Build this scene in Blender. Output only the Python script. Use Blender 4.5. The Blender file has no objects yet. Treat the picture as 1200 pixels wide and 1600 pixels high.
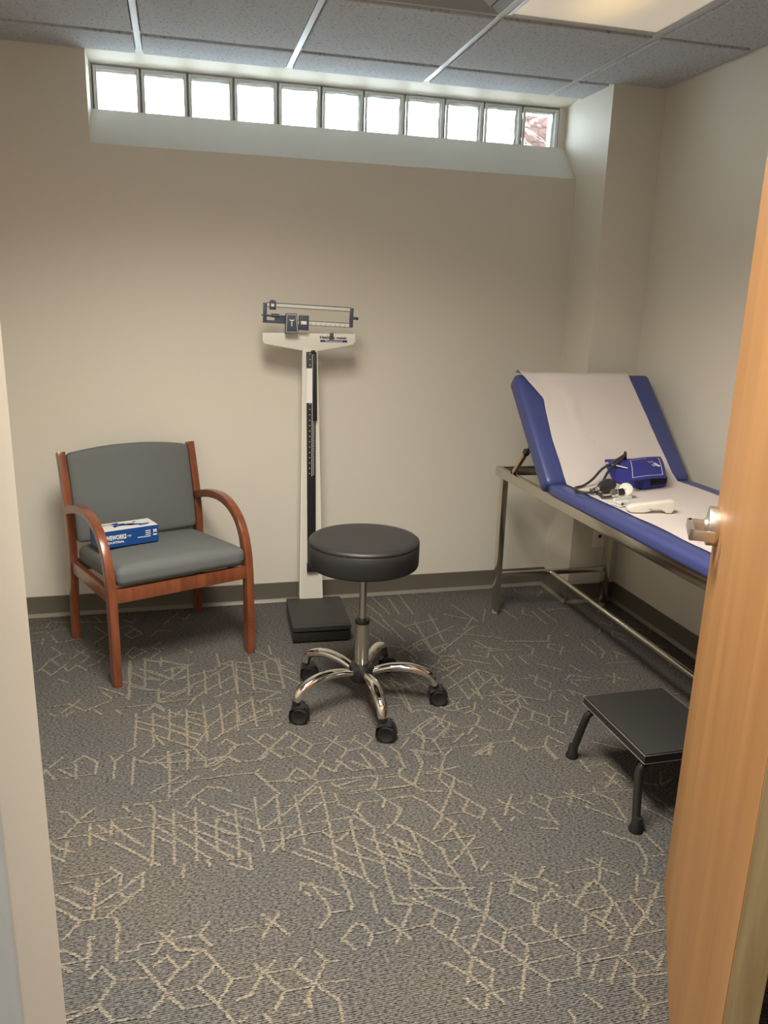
import bpy, bmesh, math, random
from mathutils import Vector, Matrix, noise

# ------------------------------------------------------------------ camera, world, light, exposure
scn = bpy.context.scene
COL = scn.collection
cam_d = bpy.data.cameras.new('camera')
cam = bpy.data.objects.new('camera', cam_d); COL.objects.link(cam); scn.camera = cam
YAW, PITCH, ROLL = 0.25804, -0.25851, 0.02883
fw = Vector((math.sin(YAW)*math.cos(PITCH), math.cos(YAW)*math.cos(PITCH), math.sin(PITCH)))
rt = Vector((math.cos(YAW), -math.sin(YAW), 0)); up = rt.cross(fw)
r2 = rt*math.cos(ROLL)+up*math.sin(ROLL); u2 = -rt*math.sin(ROLL)+up*math.cos(ROLL)
cam.matrix_world = Matrix(((r2.x, u2.x, -fw.x, 0.4576), (r2.y, u2.y, -fw.y, -3.7043), (r2.z, u2.z, -fw.z, 1.4562), (0, 0, 0, 1)))
cam_d.sensor_fit = 'VERTICAL'; cam_d.sensor_height = 36.0; cam_d.lens = 1226.5/1600*36.0
cam_d.clip_start = 0.02

vs = scn.view_settings
scn.cycles.transparent_max_bounces = 32
vs.view_transform = 'Standard'; vs.look = 'None'; vs.gamma = 1.0; vs.use_curve_mapping = False
vs.exposure = 0.15

SKY_STRENGTH = 13.0          # overcast daylight outside the glass blocks
LAMP_MAIN = 3.5             # glow of the lit troffer's lens, left, toward the door
LAMP_MAIN_W = 56.0          # its downward light through the prismatic lens
LAMP_SPREAD = 142           # degrees
LAMP_DIM = 0.64             # barely glowing troffer on the right
LAMP_HALL = 12.0             # troffer in the corridor
LAMP_COL = (1.0, 0.935, 0.82, 1)

world = bpy.data.worlds.new('World'); scn.world = world; world.use_nodes = True
bgn = world.node_tree.nodes['Background']
bgn.inputs[0].default_value = (0.84, 0.93, 1.0, 1); bgn.inputs[1].default_value = SKY_STRENGTH

# ------------------------------------------------------------------ helpers
def srgb(r, g, b):
    f = lambda c: (c/255/12.92) if c/255 <= 0.04045 else ((c/255+0.055)/1.055)**2.4
    return (f(r), f(g), f(b), 1)

def node_mat(name):
    m = bpy.data.materials.new(name); m.use_nodes = True
    nt = m.node_tree; b = nt.nodes['Principled BSDF']
    return m, nt, b

def plain(name, col, rough=0.5, metal=0.0, nscale=0, namt=0.0, bump=0.0, bscale=200, spec=0.5):
    m, nt, b = node_mat(name)
    b.inputs['Base Color'].default_value = col
    b.inputs['Roughness'].default_value = rough
    b.inputs['Metallic'].default_value = metal
    b.inputs['Specular IOR Level'].default_value = spec
    tc = nt.nodes.new('ShaderNodeTexCoord')
    if namt:
        n = nt.nodes.new('ShaderNodeTexNoise'); n.inputs['Scale'].default_value = nscale; n.inputs['Detail'].default_value = 4
        nt.links.new(tc.outputs['Object'], n.inputs['Vector'])
        mx = nt.nodes.new('ShaderNodeMix'); mx.data_type = 'RGBA'
        mx.inputs[6].default_value = tuple(c*(1-namt) for c in col[:3])+(1,)
        mx.inputs[7].default_value = tuple(min(1, c*(1+namt)) for c in col[:3])+(1,)
        nt.links.new(n.outputs['Fac'], mx.inputs[0]); nt.links.new(mx.outputs[2], b.inputs['Base Color'])
    if bump:
        n2 = nt.nodes.new('ShaderNodeTexNoise'); n2.inputs['Scale'].default_value = bscale; n2.inputs['Detail'].default_value = 3
        nt.links.new(tc.outputs['Object'], n2.inputs['Vector'])
        bp = nt.nodes.new('ShaderNodeBump'); bp.inputs['Strength'].default_value = bump; bp.inputs['Distance'].default_value = 0.002
        nt.links.new(n2.outputs['Fac'], bp.inputs['Height']); nt.links.new(bp.outputs['Normal'], b.inputs['Normal'])
    return m

def wood(name, c1, c2, scale=(40, 40, 2.5), rough=0.35, coat=0.2, streak=None):
    m, nt, b = node_mat(name)
    tc = nt.nodes.new('ShaderNodeTexCoord'); mp = nt.nodes.new('ShaderNodeMapping')
    mp.inputs['Scale'].default_value = scale
    nt.links.new(tc.outputs['Object'], mp.inputs['Vector'])
    n = nt.nodes.new('ShaderNodeTexNoise'); n.inputs['Scale'].default_value = 1.0; n.inputs['Detail'].default_value = 6; n.inputs['Distortion'].default_value = 0.6
    nt.links.new(mp.outputs['Vector'], n.inputs['Vector'])
    cr = nt.nodes.new('ShaderNodeValToRGB')
    cr.color_ramp.elements[0].position = 0.3; cr.color_ramp.elements[0].color = c1
    cr.color_ramp.elements[1].position = 0.7; cr.color_ramp.elements[1].color = c2
    nt.links.new(n.outputs['Fac'], cr.inputs['Fac'])
    out = cr.outputs['Color']
    if streak:
        mp2 = nt.nodes.new('ShaderNodeMapping'); mp2.inputs['Scale'].default_value = streak
        nt.links.new(tc.outputs['Object'], mp2.inputs['Vector'])
        n2 = nt.nodes.new('ShaderNodeTexNoise'); n2.inputs['Scale'].default_value = 1.0; n2.inputs['Detail'].default_value = 3
        nt.links.new(mp2.outputs['Vector'], n2.inputs['Vector'])
        c3 = nt.nodes.new('ShaderNodeValToRGB')
        c3.color_ramp.elements[0].position = 0.62; c3.color_ramp.elements[0].color = (1, 1, 1, 1)
        c3.color_ramp.elements[1].position = 0.74; c3.color_ramp.elements[1].color = (0.80, 0.74, 0.68, 1)
        nt.links.new(n2.outputs['Fac'], c3.inputs['Fac'])
        mx = nt.nodes.new('ShaderNodeMix'); mx.data_type = 'RGBA'; mx.blend_type = 'MULTIPLY'; mx.inputs[0].default_value = 1.0
        nt.links.new(out, mx.inputs[6]); nt.links.new(c3.outputs['Color'], mx.inputs[7]); out = mx.outputs[2]
    nt.links.new(out, b.inputs['Base Color'])
    b.inputs['Roughness'].default_value = rough; b.inputs['Coat Weight'].default_value = coat; b.inputs['Coat Roughness'].default_value = 0.25
    return m

def emit(name, col, strength):
    m, nt, b = node_mat(name)
    b.inputs['Base Color'].default_value = (0.8, 0.8, 0.78, 1)
    b.inputs['Emission Color'].default_value = col; b.inputs['Emission Strength'].default_value = strength
    return m

def obj(name, bm, mat, parent=None, smooth=40, recalc=True):
    if recalc: bmesh.ops.recalc_face_normals(bm, faces=bm.faces[:])
    me = bpy.data.meshes.new(name); bm.to_mesh(me); bm.free()
    mats = mat if isinstance(mat, (list, tuple)) else [mat]
    for k in mats: me.materials.append(k)
    if smooth:
        for p in me.polygons: p.use_smooth = True
        me.set_sharp_from_angle(angle=math.radians(smooth))
    o = bpy.data.objects.new(name, me); COL.objects.link(o)
    if parent: o.parent = parent
    return o

def thing(name, label, cat, loc=(0, 0, 0), rotz=0, group=None):
    o = bpy.data.objects.new(name, None); COL.objects.link(o)
    o.location = loc; o.rotation_euler = (0, 0, rotz); o.empty_display_size = 0.1
    o['label'] = label; o['category'] = cat
    if group: o['group'] = group
    return o

def struct(o, label=None, cat=None):
    o['kind'] = 'structure'
    if label: o['label'] = label
    if cat: o['category'] = cat
    return o

def copy_part(src, parent, mw=None):
    c = src.copy(); COL.objects.link(c); c.parent = parent
    if mw is not None: c.matrix_local = mw
    for ch in list(src.children):
        d = ch.copy(); COL.objects.link(d); d.parent = c
    return c

def merge(bm, tmp, mat=None, mi=0):
    if mat is not None: bmesh.ops.transform(tmp, matrix=mat, verts=tmp.verts[:])
    vm = [bm.verts.new(v.co) for v in tmp.verts]
    tmp.verts.index_update()
    for f in tmp.faces:
        try:
            nf = bm.faces.new([vm[v.index] for v in f.verts]); nf.material_index = mi
        except ValueError: pass
    tmp.free()

def box(bm, lo, hi, bevel=0.0, seg=2, mat=None, mi=0):
    t = bmesh.new(); bmesh.ops.create_cube(t, size=1.0)
    lo = Vector(lo); hi = Vector(hi); c = (lo+hi)/2; s = hi-lo
    for v in t.verts: v.co = Vector((v.co.x*s.x, v.co.y*s.y, v.co.z*s.z))+c
    if bevel: bmesh.ops.bevel(t, geom=t.edges[:], offset=bevel, segments=seg, profile=0.6, affect='EDGES')
    merge(bm, t, mat, mi)

def rbox(bm, lo, hi, r, cuts=14, fn=None, mat=None):
    """box with fully rounded edges; fn(co) may displace"""
    t = bmesh.new(); bmesh.ops.create_cube(t, size=2.0)
    bmesh.ops.subdivide_edges(t, edges=t.edges[:], cuts=cuts, use_grid_fill=True)
    lo = Vector(lo); hi = Vector(hi); c = (lo+hi)/2; h = (hi-lo)/2
    inner = Vector((max(0, h.x-r), max(0, h.y-r), max(0, h.z-r)))
    def warp(a): return math.copysign(abs(a)**0.6, a)
    for v in t.verts:
        p = Vector((warp(v.co.x)*h.x, warp(v.co.y)*h.y, warp(v.co.z)*h.z))
        q = Vector((max(-inner.x, min(inner.x, p.x)), max(-inner.y, min(inner.y, p.y)), max(-inner.z, min(inner.z, p.z))))
        d = p-q
        if d.length > 1e-9: p = q+d.normalized()*r
        p = p+c
        v.co = fn(p) if fn else p
    merge(bm, t, mat)

def tube(bm, pts, rad, seg=14, cap=True, flat=None):
    """round tube along pts; rad number or list; flat=(sx, sz) scales the section"""
    P = [Vector(p) for p in pts]; n = len(P)
    R = rad if isinstance(rad, (list, tuple)) else [rad]*n
    T = []
    for i in range(n):
        a = P[max(0, i-1)]; b = P[min(n-1, i+1)]; T.append((b-a).normalized())
    ref = Vector((0, 0, 1)) if abs(T[0].z) < 0.9 else Vector((1, 0, 0))
    N = (ref-T[0]*ref.dot(T[0])).normalized(); rings = []
    for i in range(n):
        N = (N-T[i]*N.dot(T[i])).normalized(); B = T[i].cross(N)
        fx, fz = flat[i] if isinstance(flat, list) else (flat or (1, 1))
        rings.append([bm.verts.new(P[i]+N*(R[i]*fz*math.cos(2*math.pi*k/seg))+B*(R[i]*fx*math.sin(2*math.pi*k/seg))) for k in range(seg)])
    for i in range(n-1):
        for k in range(seg):
            bm.faces.new((rings[i][k], rings[i][(k+1) % seg], rings[i+1][(k+1) % seg], rings[i+1][k]))
    if cap:
        bm.faces.new(rings[0][::-1]); bm.faces.new(rings[-1])

def spline(pts, per=8):
    P = [Vector(p) for p in pts]; out = []
    for i in range(len(P)-1):
        p0 = P[max(0, i-1)]; p1 = P[i]; p2 = P[i+1]; p3 = P[min(len(P)-1, i+2)]
        for k in range(per):
            t = k/per
            out.append(0.5*((2*p1)+(p2-p0)*t+(2*p0-5*p1+4*p2-p3)*t*t+(-p0+3*p1-3*p2+p3)*t*t*t))
    out.append(P[-1]); return out

def lathe(bm, prof, seg=32, mat=None, mi=0):
    """profile of (r, z) turned round z"""
    t = bmesh.new(); rings = []
    for r, z in prof:
        if r < 1e-6: rings.append([t.verts.new((0, 0, z))])
        else: rings.append([t.verts.new((r*math.cos(2*math.pi*k/seg), r*math.sin(2*math.pi*k/seg), z)) for k in range(seg)])
    for a, b in zip(rings, rings[1:]):
        for k in range(seg):
            k2 = (k+1) % seg
            if len(a) == 1 and len(b) > 1: t.faces.new((a[0], b[k], b[k2]))
            elif len(b) == 1 and len(a) > 1: t.faces.new((a[k], a[k2], b[0]))
            elif len(a) > 1: t.faces.new((a[k], a[k2], b[k2], b[k]))
    if len(rings[0]) > 1: t.faces.new(rings[0][::-1])
    if len(rings[-1]) > 1: t.faces.new(rings[-1])
    merge(bm, t, mat, mi)

def prism(bm, poly, d0, d1, plane='xz', bevel=0.0, mat=None, mi=0):
    """polygon in a plane extruded along the third axis from d0 to d1"""
    def P(a, b, d): return {'xz': (a, d, b), 'yz': (d, a, b), 'xy': (a, b, d)}[plane]
    t = bmesh.new(); n = len(poly)
    A = [t.verts.new(P(a, b, d0)) for a, b in poly]; B = [t.verts.new(P(a, b, d1)) for a, b in poly]
    t.faces.new(A); t.faces.new(B[::-1])
    for k in range(n): t.faces.new((A[k], B[k], B[(k+1) % n], A[(k+1) % n]))
    bmesh.ops.recalc_face_normals(t, faces=t.faces[:])
    if bevel: bmesh.ops.bevel(t, geom=t.edges[:], offset=bevel, segments=2, profile=0.6, affect='EDGES')
    merge(bm, t, mat, mi)

def ribbon_profile(bm, path, thick, x0, x1, bevel=0.003):
    """bent bar: path of (y, z) is the outer line, thick goes to its right, extruded x0..x1"""
    P = [Vector((0, a, b)) for a, b in path]; inner = []
    for i in range(len(P)):
        a = P[max(0, i-1)]; b = P[min(len(P)-1, i+1)]; t = (b-a).normalized()
        nrm = Vector((0, t.z, -t.y)); inner.append(P[i]+nrm*(thick[i] if isinstance(thick, list) else thick))
    t = bmesh.new(); q = []
    for o, i in zip(P, inner):
        q.append([t.verts.new((x0, o.y, o.z)), t.verts.new((x1, o.y, o.z)), t.verts.new((x1, i.y, i.z)), t.verts.new((x0, i.y, i.z))])
    for a, b in zip(q, q[1:]):
        for k in range(4): t.faces.new((a[k], a[(k+1) % 4], b[(k+1) % 4], b[k]))
    t.faces.new(q[0][::-1]); t.faces.new(q[-1])
    bmesh.ops.recalc_face_normals(t, faces=t.faces[:])
    if bevel:
        es = [e for e in t.edges if len(e.link_faces) == 2 and e.calc_face_angle(0) > 0.9]
        bmesh.ops.bevel(t, geom=es, offset=bevel, segments=2, profile=0.6, affect='EDGES')
    merge(bm, t)

def text_bm(bm, s, size, mat, depth=0.0004, bold=0.0, align='CENTER', sx=1.0, mi=0):
    """text laid in local xy plane, moved by mat"""
    cu = bpy.data.curves.new('lettering', 'FONT'); cu.body = s; cu.size = size; cu.extrude = depth; cu.offset = bold
    cu.align_x = align; cu.align_y = 'CENTER'; cu.resolution_u = 3
    o = bpy.data.objects.new('lettering', cu)
    COL.objects.link(o); bpy.context.view_layer.update()
    dg = bpy.context.evaluated_depsgraph_get()
    me = bpy.data.meshes.new_from_object(o.evaluated_get(dg))
    t = bmesh.new(); t.from_mesh(me)
    bpy.data.objects.remove(o); bpy.data.curves.remove(cu); bpy.data.meshes.remove(me)
    merge(bm, t, mat @ Matrix.Diagonal((sx, 1, 1, 1)), mi)

def frame_mat(o, x, y, z=None):
    x = Vector(x).normalized(); y = Vector(y); y = (y-x*x.dot(y)).normalized(); z = x.cross(y)
    return Matrix(((x.x, y.x, z.x, o[0]), (x.y, y.y, z.y, o[1]), (x.z, y.z, z.z, o[2]), (0, 0, 0, 1)))

# ------------------------------------------------------------------ materials
M = {}
M['wall'] = plain('wall_paint', srgb(219, 213, 201), 0.55, bump=0.08, bscale=350)
M['sill'] = plain('white_gloss', srgb(228, 228, 224), 0.3)  # lighter and glossier than the wall, on recess sill and head
M['cove'] = plain('cove_base_vinyl', srgb(98, 92, 82), 0.45, nscale=3, namt=0.06)
M['cove_toe'] = plain('cove_toe_vinyl', srgb(128, 121, 108), 0.4)
M['grid'] = plain('grid_white_metal', srgb(196, 198, 200), 0.4)
M['white_metal'] = plain('white_powder_coat', srgb(222, 219, 208), 0.4)
M['charcoal'] = plain('charcoal_plastic', srgb(64, 74, 90), 0.45)
M['black'] = plain('black_plastic', srgb(32, 32, 33), 0.42)
M['matte_black'] = plain('black_ribbed_rubber', srgb(44, 43, 41), 0.55, bump=0.25, bscale=500)
M['black_metal'] = plain('black_enamel_metal', srgb(38, 37, 36), 0.3)
M['chrome'] = plain('chrome', (0.80, 0.77, 0.72, 1), 0.06, 1.0)
M['steel'] = plain('polished_steel', (0.62, 0.58, 0.50, 1), 0.16, 1.0)
M['brushed'] = plain('brushed_nickel', (0.76, 0.72, 0.66, 1), 0.36, 1.0)
M['brass'] = plain('zinc_plated', (0.62, 0.52, 0.33, 1), 0.3, 1.0)
M['rubber'] = plain('black_rubber', srgb(28, 27, 26), 0.6)
M['stool_vinyl'] = plain('black_vinyl', srgb(38, 38, 38), 0.45, bump=0.12, bscale=700)
M['blue_vinyl'] = plain('blue_vinyl', srgb(66, 74, 128), 0.38, bump=0.12, bscale=600)
M['cuff'] = plain('royal_blue_nylon', srgb(46, 50, 138), 0.65, bump=0.3, bscale=900)
M['velcro'] = plain('black_velcro', srgb(26, 26, 27), 0.95, bump=0.5, bscale=900)
M['white_print'] = plain('white_print', srgb(235, 233, 228), 0.5)
M['black_print'] = plain('black_print', srgb(22, 22, 26), 0.5)
M['blue_print'] = plain('navy_print', srgb(36, 38, 110), 0.5)
M['fabric'] = plain('grey_fabric', srgb(104, 107, 106), 0.9, nscale=600, namt=0.22, bump=0.4, bscale=900, spec=0.2)
M['cherry'] = wood('cherry_wood', srgb(104, 55, 34), srgb(138, 79, 51), (30, 30, 6), 0.28, 0.4)
M['door'] = wood('maple_veneer', srgb(150, 106, 60), srgb(168, 122, 74), (9, 9, 0.7), 0.5, 0.05, streak=(60, 60, 1.6))
M['door_edge'] = wood('maple_edge', srgb(160, 128, 84), srgb(198, 168, 118), (45, 45, 2.2), 0.6, 0.0)
M['jamb'] = plain('frame_paint', srgb(212, 204, 190), 0.4)
M['bulb'] = plain('grey_black_rubber', srgb(45, 45, 45), 0.5)
M['white_plastic'] = plain('white_plastic', srgb(236, 230, 218), 0.3)
M['grey_plastic'] = plain('grey_plastic', srgb(178, 172, 162), 0.4)
M['box_blue'] = plain('blue_card', srgb(22, 72, 138), 0.35)
M['box_white'] = plain('white_card', srgb(232, 230, 222), 0.35)
M['glove_blue'] = plain('blue_glove_print', srgb(52, 88, 190), 0.35)
M['glove_dark'] = plain('navy_glove_print', srgb(28, 42, 110), 0.35)
M['brick'] = plain('brick_red', srgb(108, 82, 77), 0.8, nscale=6, namt=0.2)
M['leaf'] = plain('leaf_green', srgb(70, 110, 60), 0.6, nscale=8, namt=0.3)
M['mortar'] = plain('grey_mortar', srgb(120, 116, 108), 0.8)
M['vent'] = plain('vent_metal', srgb(150, 152, 154), 0.45)
M['tube_rubber'] = plain('grey_rubber_tube', srgb(52, 50, 48), 0.5)
M['dial'] = plain('dial_face', srgb(232, 228, 218), 0.4)

# clear plastic
m, nt, b = node_mat('clear_plastic')
b.inputs['Base Color'].default_value = (0.92, 0.91, 0.88, 1); b.inputs['Roughness'].default_value = 0.15
b.inputs['Alpha'].default_value = 0.55; M['clear'] = m

# crepe paper
m, nt, b = node_mat('crepe_paper')
tc = nt.nodes.new('ShaderNodeTexCoord'); mp = nt.nodes.new('ShaderNodeMapping'); mp.inputs['Scale'].default_value = (220, 90, 90)
nt.links.new(tc.outputs['Object'], mp.inputs['Vector'])
n = nt.nodes.new('ShaderNodeTexNoise'); n.inputs['Scale'].default_value = 1; n.inputs['Detail'].default_value = 5
nt.links.new(mp.outputs['Vector'], n.inputs['Vector'])
bp = nt.nodes.new('ShaderNodeBump'); bp.inputs['Strength'].default_value = 0.35; bp.inputs['Distance'].default_value = 0.002
nt.links.new(n.outputs['Fac'], bp.inputs['Height']); nt.links.new(bp.outputs['Normal'], b.inputs['Normal'])
b.inputs['Base Color'].default_value = srgb(214, 204, 200); b.inputs['Roughness'].default_value = 0.85; M['paper'] = m

# acoustic ceiling tile: fine pits
m, nt, b = node_mat('acoustic_tile')
tc = nt.nodes.new('ShaderNodeTexCoord')
n = nt.nodes.new('ShaderNodeTexNoise'); n.inputs['Scale'].default_value = 95; n.inputs['Detail'].default_value = 4; n.inputs['Roughness'].default_value = 0.65
nt.links.new(tc.outputs['Object'], n.inputs['Vector'])
cr = nt.nodes.new('ShaderNodeValToRGB')
cr.color_ramp.elements[0].position = 0.33; cr.color_ramp.elements[0].color = srgb(142, 144, 148)
cr.color_ramp.elements[1].position = 0.46; cr.color_ramp.elements[1].color = srgb(190, 194, 202)
nt.links.new(n.outputs['Fac'], cr.inputs['Fac']); nt.links.new(cr.outputs['Color'], b.inputs['Base Color'])
bp = nt.nodes.new('ShaderNodeBump'); bp.inputs['Strength'].default_value = 0.6; bp.inputs['Distance'].default_value = 0.003
nt.links.new(cr.outputs['Color'], bp.inputs['Height']); nt.links.new(bp.outputs['Normal'], b.inputs['Normal'])
b.inputs['Roughness'].default_value = 0.9; b.inputs['Specular IOR Level'].default_value = 0.2; M['tile'] = m

# loop pile carpet: tufts in rows along x
def carpet_nodes(name, dark, light, cut):
    m, nt, b = node_mat(name)
    tc = nt.nodes.new('ShaderNodeTexCoord'); mp = nt.nodes.new('ShaderNodeMapping'); mp.inputs['Scale'].default_value = (105, 215, 1)
    nt.links.new(tc.outputs['Object'], mp.inputs['Vector'])
    n = nt.nodes.new('ShaderNodeTexNoise'); n.inputs['Scale'].default_value = 1.0; n.inputs['Detail'].default_value = 2; n.inputs['Roughness'].default_value = 0.7
    nt.links.new(mp.outputs['Vector'], n.inputs['Vector'])
    w = nt.nodes.new('ShaderNodeTexWave'); w.bands_direction = 'Y'; w.inputs['Scale'].default_value = 60; w.inputs['Distortion'].default_value = 1.2; w.inputs['Detail'].default_value = 2; w.inputs['Detail Scale'].default_value = 3
    nt.links.new(tc.outputs['Object'], w.inputs['Vector'])
    mx = nt.nodes.new('ShaderNodeMath'); mx.operation = 'MULTIPLY_ADD'; mx.inputs[1].default_value = 0.22
    nt.links.new(w.outputs['Fac'], mx.inputs[0]); nt.links.new(n.outputs['Fac'], mx.inputs[2])
    cr = nt.nodes.new('ShaderNodeValToRGB')
    cr.color_ramp.elements[0].position = 0.42; cr.color_ramp.elements[0].color = dark
    cr.color_ramp.elements[1].position = 0.80; cr.color_ramp.elements[1].color = light
    nt.links.new(mx.outputs[0], cr.inputs['Fac'])
    big = nt.nodes.new('ShaderNodeTexNoise'); big.inputs['Scale'].default_value = 2.2; big.inputs['Detail'].default_value = 3
    nt.links.new(tc.outputs['Object'], big.inputs['Vector'])
    c2 = nt.nodes.new('ShaderNodeValToRGB')
    c2.color_ramp.elements[0].position = 0.3; c2.color_ramp.elements[0].color = (0.86, 0.87, 0.90, 1)
    c2.color_ramp.elements[1].position = 0.7; c2.color_ramp.elements[1].color = (1.05, 1.0, 0.95, 1)
    nt.links.new(big.outputs['Fac'], c2.inputs['Fac'])
    mul = nt.nodes.new('ShaderNodeMix'); mul.data_type = 'RGBA'; mul.blend_type = 'MULTIPLY'; mul.inputs[0].default_value = 1
    nt.links.new(cr.outputs['Color'], mul.inputs[6]); nt.links.new(c2.outputs['Color'], mul.inputs[7])
    nt.links.new(mul.outputs[2], b.inputs['Base Color'])
    bp = nt.nodes.new('ShaderNodeBump'); bp.inputs['Strength'].default_value = 0.8; bp.inputs['Distance'].default_value = 0.004
    nt.links.new(mx.outputs[0], bp.inputs['Height']); nt.links.new(bp.outputs['Normal'], b.inputs['Normal'])
    b.inputs['Roughness'].default_value = 0.95; b.inputs['Specular IOR Level'].default_value = 0.1
    if cut:   # ragged tuft edges of the pattern yarn: v runs -1..1 across the line
        uv = nt.nodes.new('ShaderNodeUVMap'); sp = nt.nodes.new('ShaderNodeSeparateXYZ'); nt.links.new(uv.outputs['UV'], sp.inputs[0])
        ab = nt.nodes.new('ShaderNodeMath'); ab.operation = 'ABSOLUTE'; nt.links.new(sp.outputs['Y'], ab.inputs[0])
        k = nt.nodes.new('ShaderNodeMath'); k.operation = 'MULTIPLY_ADD'; k.inputs[1].default_value = -0.34; k.inputs[2].default_value = 0.16
        nt.links.new(ab.outputs[0], k.inputs[0])
        s = nt.nodes.new('ShaderNodeMath'); s.operation = 'ADD'; nt.links.new(k.outputs[0], s.inputs[0]); nt.links.new(n.outputs['Fac'], s.inputs[1])
        g = nt.nodes.new('ShaderNodeMapRange'); g.inputs['From Min'].default_value = 0.37; g.inputs['From Max'].default_value = 0.46
        nt.links.new(s.outputs[0], g.inputs['Value']); nt.links.new(g.outputs['Result'], b.inputs['Alpha'])
    return m
M['carpet'] = carpet_nodes('loop_carpet', srgb(37, 37, 37), srgb(126, 123, 119), False)
M['carpet_line'] = carpet_nodes('carpet_pattern_yarn', srgb(84, 80, 71), srgb(163, 156, 141), True)

# glass block: clear with wavy faces
m, nt, b = node_mat('glass_block_clear')
nt.nodes.remove(b); out = [x for x in nt.nodes if x.type == 'OUTPUT_MATERIAL'][0]
tr = nt.nodes.new('ShaderNodeBsdfTransparent'); tr.inputs[0].default_value = (0.93, 0.96, 0.95, 1)
gl = nt.nodes.new('ShaderNodeBsdfGlass'); gl.inputs['IOR'].default_value = 1.2; gl.inputs['Roughness'].default_value = 0.02; gl.inputs[0].default_value = (0.95, 0.98, 0.97, 1)
mix = nt.nodes.new('ShaderNodeMixShader'); mix.inputs[0].default_value = 0.45
nt.links.new(tr.outputs[0], mix.inputs[1]); nt.links.new(gl.outputs[0], mix.inputs[2]); nt.links.new(mix.outputs[0], out.inputs['Surface'])
M['glass'] = m
m, nt, b = node_mat('glass_block_edge')
b.inputs['Base Color'].default_value = (0.78, 0.80, 0.78, 1); b.inputs['Roughness'].default_value = 0.15; b.inputs['Alpha'].default_value = 0.91
M['glass_edge'] = m

# lit and nearly unlit diffusers
M['lamp_main'] = emit('troffer_lens_lit', LAMP_COL, LAMP_MAIN)
M['lamp_hall'] = emit('corridor_lens_lit', (0.86, 0.93, 1.0, 1), LAMP_HALL)
m, nt, b = node_mat('troffer_lens_dim')     # one tube glows low behind the lens
tc = nt.nodes.new('ShaderNodeTexCoord'); sp = nt.nodes.new('ShaderNodeSeparateXYZ'); nt.links.new(tc.outputs['Object'], sp.inputs[0])
mp = nt.nodes.new('ShaderNodeMapping'); mp.inputs['Location'].default_value = (0.1, -1.15, 0); mp.inputs['Scale'].default_value = (5.0, 3.2, 0)
nt.links.new(tc.outputs['Object'], mp.inputs['Vector'])
ln = nt.nodes.new('ShaderNodeVectorMath'); ln.operation = 'LENGTH'; nt.links.new(mp.outputs['Vector'], ln.inputs[0])
cr = nt.nodes.new('ShaderNodeValToRGB'); cr.color_ramp.interpolation = 'EASE'
cr.color_ramp.elements[0].position = 0.0; cr.color_ramp.elements[0].color = (1.0, 0.74, 0.42, 1)
cr.color_ramp.elements[1].position = 1.0; cr.color_ramp.elements[1].color = (0.50, 0.42, 0.32, 1)
nt.links.new(ln.outputs['Value'], cr.inputs['Fac']); nt.links.new(cr.outputs['Color'], b.inputs['Emission Color'])
b.inputs['Emission Strength'].default_value = LAMP_DIM; b.inputs['Base Color'].default_value = (0.6, 0.58, 0.55, 1); b.inputs['Roughness'].default_value = 0.4
M['lamp_dim'] = m

# ------------------------------------------------------------------ room shell
H = 2.4223; XC = 2.34; YF = -0.2857; XR = 2.603; XL = -0.75
RXL = 0.1402; ZRS = 2.0646; WY = 0.1548; ZSD = 2.2256
YN = -3.005; YNO = -3.146          # near wall, room side and corridor side
ZT = H+0.006

def shell(name, boxes, mat, label, cat='wall'):
    bm = bmesh.new()
    for lo, hi in boxes: box(bm, lo, hi)
    return struct(obj(name, bm, mat, smooth=0), label, cat)

# floor with the pattern yarn as part of the same mesh
bm = bmesh.new()
box(bm, (-1.6, -5.3, -0.06), (3.0, 0.0, 0.0))
uvl = bm.loops.layers.uv.new('UVMap')
rng = random.Random(11)
nrib = [0]
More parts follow.
